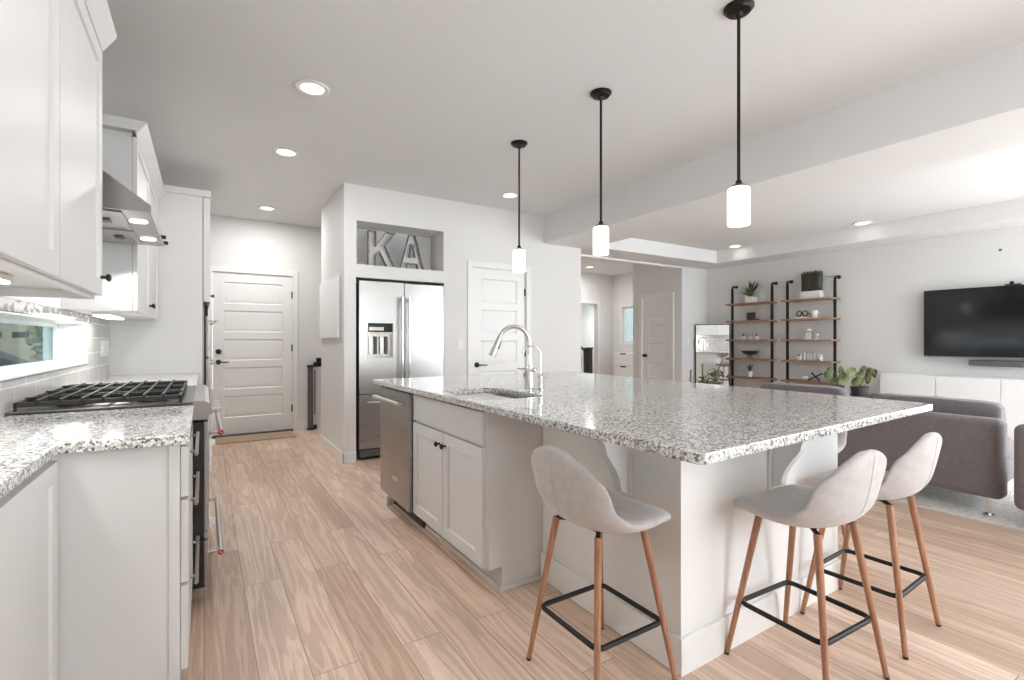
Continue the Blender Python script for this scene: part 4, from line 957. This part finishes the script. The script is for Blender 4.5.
obj('frame', B().box(PXC - 0.02, 4.275, SZ[1] + 0.0005, PXC + 0.02, 4.395, SZ[1] + 0.125, 0.003), 'dark_ceramic', pf); obj('picture', B().box(PXC - 0.0212, 4.29, SZ[1] + 0.018, PXC - 0.0202, 4.38, SZ[1] + 0.108), 'dark_wood', pf)
e = B().box(PXC - 0.03, 4.215, SZ[1] + 0.0005, PXC + 0.03, 4.26, SZ[1] + 0.02, 0.004); tag(obj('trinket_box', e, 'dark_ceramic', None, (PXC, 4.24, SZ[1])), 'tiny dark trinket box beside the square frame', 'box')
for y, lab in ((4.459, 'tiny succulent in white cup, the one closer to the mirror on its shelf'), (4.248, 'tiny succulent in white cup, the one closer to the grass planter unit')):
    t, top = plant('succulent', lab, PXC, y, SZ[2], 0.032, 0.055, 'ceramic_white')
    e = B()
    for k in range(12): a = k * 2.4; el = 0.5 + 0.9 * (k % 3) / 2; e.leaf((PXC, y, top), (PXC + 0.03 * math.cos(a) * math.cos(el), y + 0.03 * math.sin(a) * math.cos(el), top + 0.045 * math.sin(el)), 0.018, 0.3, 3)
    obj('foliage', e, 'leaf_dark', t)
def jar(name, label, x, y, z, r, h_, lid=True):
    t = thing(name, label, 'jar', (x, y, z))
    obj('glass', B().lathe([(0, 0), (r, 0), (r, h_ * 0.8), (r * 0.75, h_ * 0.92), (r * 0.75, h_), (r * 0.68, h_), (r * 0.68, h_ * 0.9), (r * 0.9, h_ * 0.78), (r * 0.9, 0.006), (0, 0.006)], (x, y, z + 0.0005), 20), 'clear_glass', t)
    if lid: obj('lid', B().lathe([(0, 0), (r * 0.8, 0), (r * 0.8, 0.012), (r * 0.2, 0.016), (0.01, 0.03), (0, 0.034)], (x, y, z + h_ + 0.001), 18), 'ceramic_white', t)
jar('glass_jar', 'small round glass jar between the two tiny succulents', PXC, 4.352, SZ[2], 0.045, 0.075, False)
t = thing('pedestal_bowl', 'dark brown pedestal bowl on the fourth shelf', 'bowl', (PXC, 4.352, SZ[3]))
obj('bowl', B().lathe([(0.03, 0.055), (0.09, 0.075), (0.135, 0.118), (0.128, 0.118), (0.085, 0.083), (0, 0.068)], (PXC, 4.352, SZ[3]), 28), 'dark_wood', t)
obj('stem', B().lathe([(0, 0.0005), (0.055, 0.0005), (0.05, 0.012), (0.026, 0.02), (0.022, 0.04), (0.032, 0.0545), (0, 0.0545)], (PXC, 4.352, SZ[3]), 24), 'shelf_wood', t)
t, top = plant('potted_plant', 'small upright dark plant in white pot on the lowest visible shelf', PXC, 4.352, SZ[4], 0.042, 0.085, 'ceramic_white')
e = B()
for k in range(9): a = k * 2.4; e.leaf((PXC, 4.352, top), (PXC + 0.05 * math.cos(a), 4.352 + 0.065 * math.sin(a), top + 0.10 + 0.05 * (k % 3) / 2), 0.022, 0.3, 4)
obj('foliage', e, 'leaf_dark', t)
# right-hand unit
gp = thing('grass_planter', 'white box planter of tall dark grass on the top shelf', 'plant', (PXC, 3.45, SZ[0]))
obj('pot', B().box(PXC - 0.06, 3.322, SZ[0] + 0.0005, PXC + 0.06, 3.583, SZ[0] + 0.105, 0.004), 'ceramic_white', gp)
e = B()
for k in range(420):
    x = PXC + random.uniform(-0.05, 0.05); y = random.uniform(3.332, 3.573); z = SZ[0] + 0.10
    e.leaf((x, y, z), (x + random.uniform(-0.02, 0.02), y + random.uniform(-0.02, 0.02), z + random.uniform(0.24, 0.29)), 0.009, 0.2, 2)
g_o = obj('grass', e, 'grass_blade', gp); g_o['kind'] = 'stuff'
tag(obj('book', B().box(PXC - 0.07, 3.50, SZ[1] + 0.0005, PXC + 0.06, 3.652, SZ[1] + 0.028, 0.003), 'ceramic_white', None, (PXC, 3.575, SZ[1])), 'white book lying flat under the black glasses ornament', 'book')
e = B()
for y in (3.612, 3.532): e.tube([(PXC - 0.02, y + 0.034 * math.cos(a), SZ[1] + 0.073 + 0.034 * math.sin(a)) for a in [2 * PI * k / 18 for k in range(18)]], 0.0075, 8, True)
e.tube([(PXC - 0.02, 3.579, SZ[1] + 0.08), (PXC - 0.02, 3.572, SZ[1] + 0.085), (PXC - 0.02, 3.565, SZ[1] + 0.08)], 0.007, 8); e.tube([(PXC - 0.02, 3.646, SZ[1] + 0.08), (PXC + 0.04, 3.662, SZ[1] + 0.05)], 0.006, 8); e.tube([(PXC - 0.02, 3.498, SZ[1] + 0.08), (PXC + 0.04, 3.487, SZ[1] + 0.06)], 0.006, 8)
e.box(PXC - 0.028, 3.587, SZ[1] + 0.0285, PXC - 0.012, 3.637, SZ[1] + 0.042, 0.003); e.box(PXC - 0.028, 3.507, SZ[1] + 0.0285, PXC - 0.012, 3.557, SZ[1] + 0.042, 0.003)
tag(obj('glasses_ornament', e, 'black_plastic', None, (PXC, 3.575, SZ[1])), 'black spectacles-shaped ornament resting on a white book', 'ornament')
t = thing('mug', 'white ceramic mug beside the black glasses ornament', 'mug', (PXC, 3.42, SZ[1]))
obj('cup', B().lathe([(0, 0), (0.036, 0), (0.044, 0.03), (0.046, 0.105), (0.041, 0.105), (0.039, 0.03), (0, 0.008)], (PXC, 3.42, SZ[1] + 0.0005), 24), 'ceramic_white', t)
obj('handle', B().tube([(PXC, 3.42 - 0.043 - 0.028 * math.sin(a), SZ[1] + 0.055 - 0.03 * math.cos(a)) for a in [PI * k / 10 for k in range(11)]], 0.006, 8), 'ceramic_white', t)
jar('glass_jar', 'tall lidded glass jar on the middle shelf under the mug', PXC, 3.496, SZ[2], 0.052, 0.125)
jar('glass_jar', 'tiny glass jar beside the tall lidded jar', PXC, 3.385, SZ[2], 0.028, 0.05)
t, top = plant('succulent', 'tiny dark succulent in white cup beside the wire rack', PXC, 3.624, SZ[3], 0.034, 0.06, 'ceramic_white')
e = B()
for k in range(12): a = k * 2.4; el = 0.5 + 0.9 * (k % 3) / 2; e.leaf((PXC, 3.624, top), (PXC + 0.032 * math.cos(a) * math.cos(el), 3.624 + 0.032 * math.sin(a) * math.cos(el), top + 0.035 * math.sin(el)), 0.02, 0.3, 3)
obj('foliage', e, 'leaf_dark', t)
e = B(); y0, y1, x0, x1, z0, z1 = 3.392, 3.57, PXC - 0.05, PXC + 0.05, SZ[3] + 0.004, SZ[3] + 0.11
for p in (((x0, y0, z0), (x0, y0, z1)), ((x0, y1, z0), (x0, y1, z1)), ((x1, y0, z0), (x1, y0, z1)), ((x1, y1, z0), (x1, y1, z1)), ((x0, y0, z1), (x0, y1, z1)), ((x1, y0, z1), (x1, y1, z1)), ((x0, y0, z0), (x0, y1, z0)), ((x1, y0, z0), (x1, y1, z0)), ((x0, y0, z1), (x1, y0, z1)), ((x0, y1, z1), (x1, y1, z1)), ((x0, (y0 + y1) / 2, z0), (x0, (y0 + y1) / 2, z1)), ((x0, y0 + 0.045, z0), (x0, y0 + 0.045, z1)), ((x0, y1 - 0.045, z0), (x0, y1 - 0.045, z1))): e.tube(p, 0.0038, 6)
tag(obj('wire_rack', e, 'steel', None, (PXC, 3.48, SZ[3])), 'small rectangular wire frame ornament on the fourth shelf', 'ornament')
e = B(); e.lathe([(0, 0.0005), (0.025, 0.0005), (0.028, 0.03), (0.016, 0.05), (0.012, 0.056), (0, 0.056)], (PXC, 3.335, SZ[3]), 16); e.sphere((PXC, 3.335, SZ[3] + 0.070), 0.018)
tag(obj('figurine', e, 'ceramic_white', None, (PXC, 3.335, SZ[3])), 'little white figurine at the end of the wire frame ornament', 'figurine')
tag(obj('ball_ornament', B().sphere((PXC, 3.529, SZ[4] + 0.0355), 0.046, (1, 1, 0.76)), 'ceramic_white', None, (PXC, 3.529, SZ[4])), 'white pebble-shaped ornament beside the black cross ornament', 'ornament')
e = B(); cj = Vector((PXC, 3.405, SZ[4] + 0.0665))
for d in ((0.5, 0.75, 0.5), (0.5, -0.75, 0.5), (-0.85, 0.05, 0.5)):
    v = Vector(d).normalized() * 0.088; e.tube([cj - v, cj + v], 0.009, 10); e.sphere(cj - v, 0.013, seg=10); e.sphere(cj + v, 0.013, seg=10)
tag(obj('jack_ornament', e, 'black_metal', None, (PXC, 3.405, SZ[4])), 'black crossed-bar jack ornament on the lowest visible shelf', 'ornament')

# mirror standing across the corner
md = Vector((0.52, -0.85, 0)); mc = Vector((7.005, 4.945, 0))
mr = thing('standing_mirror', 'tall slim framed mirror standing across the corner, reflecting bar stools', 'mirror', mc)
xfm = Matrix.Translation(mc) @ Matrix.Rotation(math.atan2(md.y, md.x), 4, 'Z')
MW = 0.262
e = B(xfm)
for (a, b2, c_, d_) in ((-MW, 0.0, -MW + 0.011, 1.46), (MW - 0.011, 0.0, MW, 1.46), (-MW + 0.011, 1.449, MW - 0.011, 1.46), (-MW + 0.011, 0.0, MW - 0.011, 0.011)): e.box(a, -0.012, b2, c_, 0.018, d_, 0.002)
obj('frame', e, 'black_metal', mr)
obj('mirror_glass', B(xfm).box(-MW + 0.011, -0.006, 0.011, MW - 0.011, 0.0, 1.449), 'mirror_silver', mr)
obj('backing', B(xfm).box(-MW + 0.02, 0.0005, 0.02, MW - 0.02, 0.014, 1.44), 'dark_grey', mr)
# plants
def stand(name, label, x, y, h_, r, matn):
    t = thing(name, label, 'table', (x, y, 0))
    obj('top', B().lathe([(0, h_ - 0.025), (r, h_ - 0.025), (r, h_), (0, h_)], (x, y, 0), 28), matn, t)
    for k in range(3):
        a = k * 2.094 + 0.4; obj('leg', B().tube([(x + 0.95 * r * math.cos(a), y + 0.95 * r * math.sin(a), 0), (x + 0.6 * r * math.cos(a), y + 0.6 * r * math.sin(a), h_ - 0.0255)], [0.011, 0.015], 10), matn, t)
stand('plant_stand', 'round dark stand carrying the broad-leaved plants beside the shelves', 6.62, 2.76, 0.545, 0.22, 'dark_wood')
t, top = plant('potted_plant', 'variegated broad-leaf plant in dark bowl beside the white console', 6.62, 2.68, 0.545, 0.10, 0.105, 'dark_ceramic')
def big_leaf(e, base, tip, w_):
    e.tube([base, tuple((Vector(base) + Vector(tip)) / 2 + Vector((0, 0, 0.02))), tip], 0.004, 6)
ef, es = B(), B()
for k, (dy, dz, wd) in enumerate(((0.16, 0.20, 0.11), (0.10, 0.29, 0.12), (0.02, 0.24, 0.12), (-0.06, 0.30, 0.13), (-0.11, 0.20, 0.12), (-0.03, 0.33, 0.11), (0.07, 0.16, 0.10), (-0.12, 0.28, 0.10), (0.0, 0.14, 0.1))):
    px, py = 6.62 - 0.06 + 0.05 * (k % 4), 2.665 + dy * 0.65; q = (px, py, top + dz * 0.8)
    es.tube([(6.62, 2.68, top), ((6.62 + px) / 2, (2.68 + py) / 2, top + dz * 0.5), q], 0.004, 6)
    ef.leaf(q, (px - 0.07, py + dy * 0.5, q[2] - 0.10 + 0.02 * (k % 3)), wd * 0.85, 0.25, 6, 0.02, up=(1, 0, 0.3))
obj('stems', es, 'leaf_green', t); obj('foliage', ef, 'leaf_variegated', t)
t, top = plant('potted_plant', 'drooping leafy plant in small black pot at the shelf post', 6.58, 2.885, 0.545, 0.055, 0.10, 'dark_ceramic')
ef = B()
for k in range(9):
    a = k * 2.4; r_ = 0.07; q = (6.58 + r_ * 0.6 * math.cos(a), 2.87 + 0.06 + r_ * math.sin(a), top + 0.10 + 0.05 * (k % 4)); ef.tube([(6.58, 2.87, top), q], 0.003, 6)
    ef.leaf(q, (q[0] - 0.04, q[1] + 0.03 * math.sin(a), q[2] - 0.09), 0.07, 0.25, 5, 0.01, up=(1, 0, 0.3))
obj('foliage', ef, 'leaf_variegated', t)
stand('plant_stand', 'low round stand in front of the standing mirror', 6.16, 4.53, 0.44, 0.19, 'shelf_wood')
t, top = plant('potted_plant', 'bushy small-leaved plant standing in front of the mirror', 6.20, 4.46, 0.44, 0.07, 0.10, 'ceramic_white')
ef = B()
for k in range(150):
    a = random.uniform(0, 2 * PI); r_ = 0.15 * math.sqrt(random.random()); z = top + random.uniform(0.0, 0.15) * (1 - (r_ / 0.2) ** 2) + 0.01; c_ = Vector((6.20 + r_ * math.cos(a), 4.46 + r_ * math.sin(a), z))
    ef.leaf(c_, c_ + Vector((random.uniform(-1, 1), random.uniform(-1, 1), random.uniform(-0.2, 0.8))).normalized() * 0.04, 0.03, 0.3, 3)
fo = obj('foliage', ef, 'leaf_green', t)
t, top = plant('potted_plant', 'thin dark twiggy plant beside the mirror edge', 6.05, 4.63, 0.44, 0.03, 0.09, 'dark_ceramic')
ef = B(); ef.tube([(6.05, 4.63, top), (6.055, 4.64, top + 0.12), (6.05, 4.635, top + 0.25)], 0.005, 6)
for k in range(16): a = k * 2.4; z = top + 0.04 + k * 0.013; ef.leaf((6.05, 4.635, z), (6.05 + 0.03 * math.cos(a), 4.635 + 0.03 * math.sin(a), z + 0.02), 0.02, 0.2, 3)
obj('foliage', ef, 'leaf_dark', t)

# foyer
sc2 = thing('shoe_cabinet', 'slim white shoe cabinet with cut-out pulls under the entry window', 'cabinet', (8.1, 7.75, 0))
obj('carcass', B().box(8.035, 7.28, 0, XFO - 0.016, 8.22, 0.915, 0.003), 'trim_paint', sc2)
for z0, z1 in ((0.05, 0.325), (0.335, 0.615), (0.625, 0.905)):
    d = obj('drawer', B().box(8.015, 7.285, z0, 8.0345, 8.215, z1, 0.003), 'trim_paint', sc2)
    obj('pull_slot_shade', B().box(8.0135, 7.86, z1 - 0.03, 8.0148, 8.03, z1 - 0.001), 'recess_shade', d)  # flat dark patch in place of the shaded cut-out
sr = thing('stair_railing', 'dark wood stair post and sloping handrail through the entry doorway', 'railing', (7.4, 9.2, 0))
obj('newel_post', B().box(7.90, 9.0, 0, 8.04, 9.14, 0.98, 0.004).box(7.885, 8.985, 0.98, 8.055, 9.155, 1.02, 0.006), 'dark_wood', sr)
obj('handrail', B().tube([(7.93, 9.07, 0.92), (7.08, 9.07, 1.35)], 0.032, 8), 'dark_wood', sr)
for k in range(5):
    x = 7.84 - k * 0.14; z = 0.93 + (7.90 - x) * 0.5; obj('baluster', B().box(x - 0.016, 9.054, 0.0, x + 0.016, 9.086, z, 0.002), 'dark_wood', sr)

# ------------------------------------------------------------------ outside the windows
struct('ground_outside', B().box(-40, -10, -0.6, -1.2, 60, -0.5), 'lawn')
struct('street', B().box(-40, 20, -0.5, -1.5, 29, -0.47), 'asphalt')
ho = thing('neighbor_house', 'grey sided house with beige garage door across the street', 'house', (-8, 33, -0.5))
obj('walls', B().box(-20, 33, -0.5, -2, 43, 5.0), 'siding', ho)
obj('roof', B().prism([(-21, 4.6), (-11, 8.0), (-1, 4.6), (-1, 4.9), (-11, 8.3), (-21, 4.9)], 'y', 32, 44), 'roof_shingle', ho)
gd = obj('garage_door', B(T(-10.9, 32.94, -0.4)).panel(3.9, 2.3, 0.05, [(0.08 + i * 0.96, 0.08 + j * 0.56, 0.94 + i * 0.96, 0.58 + j * 0.56) for i in range(4) for j in range(3)], 0.02, 0.03), 'garage_beige', ho)
for i in range(4): obj('garage_window', B().box(-10.75 + i * 0.96, 32.92, 1.32, -10.15 + i * 0.96, 32.945, 1.6, 0.005), 'black_gloss', gd)
cr = thing('parked_car', 'dark parked car seen through the slot window', 'car', (-7.2, 26, -0.47))
obj('body', B().prism([(-9.9, -0.2), (-9.9, 0.25), (-9.2, 0.40), (-8.7, 0.85), (-7.0, 0.92), (-6.3, 0.55), (-5.9, 0.35), (-5.8, -0.2)], 'y', 25.2, 26.9, 0.06), 'car_paint', cr)
for (x, y) in ((-9.1, 25.15), (-6.7, 25.15), (-9.1, 26.95), (-6.7, 26.95)): obj('wheel', B().tube([(x, y - 0.1, -0.15), (x, y + 0.1, -0.15)], 0.32, 20), 'black_plastic', cr)
tr = thing('street_tree', 'leafy green tree beyond the slot window', 'tree', (-4.6, 22, -0.5))
obj('trunk', B().tube([(-4.1, 22, -0.5), (-4.08, 22.05, 0.8), (-4.15, 22.0, 2.5)], [0.12, 0.1, 0.07], 10), 'dark_wood', tr)
ef = B()
for k in range(900):
    v = Vector((random.gauss(0, 1), random.gauss(0, 1), random.gauss(0, 1))).normalized() * random.random() ** 0.4; c_ = Vector((-4.15, 22, 1.5)) + Vector((v.x * 0.75, v.y * 0.75, v.z * 1.7))
    ef.leaf(c_, c_ + Vector((random.uniform(-1, 1), random.uniform(-1, 1), random.uniform(-1, 0.6))).normalized() * 0.22, 0.16, 0.2, 2)
obj('foliage', ef, 'tree_leaf', tr)
h2 = thing('neighbor_house', 'white gabled house seen through the entry window', 'house', (24, 22, -0.5))
obj('walls', B().box(19, 19, -0.5, 31, 30, 2.6), 'siding', h2)
obj('roof', B().prism([(18, 1.7), (25, 5.0), (32, 1.7), (32, 2.0), (25, 5.4), (18, 2.0)], 'y', 18.4, 31), 'roof_shingle', h2)
obj('window', B().box(20.2, 18.95, 1.0, 21.6, 19.02, 2.2, 0.01), 'black_gloss', h2)
struct('ground_entry', B().box(8.6, 4, -0.6, 50, 60, -0.5), 'lawn')
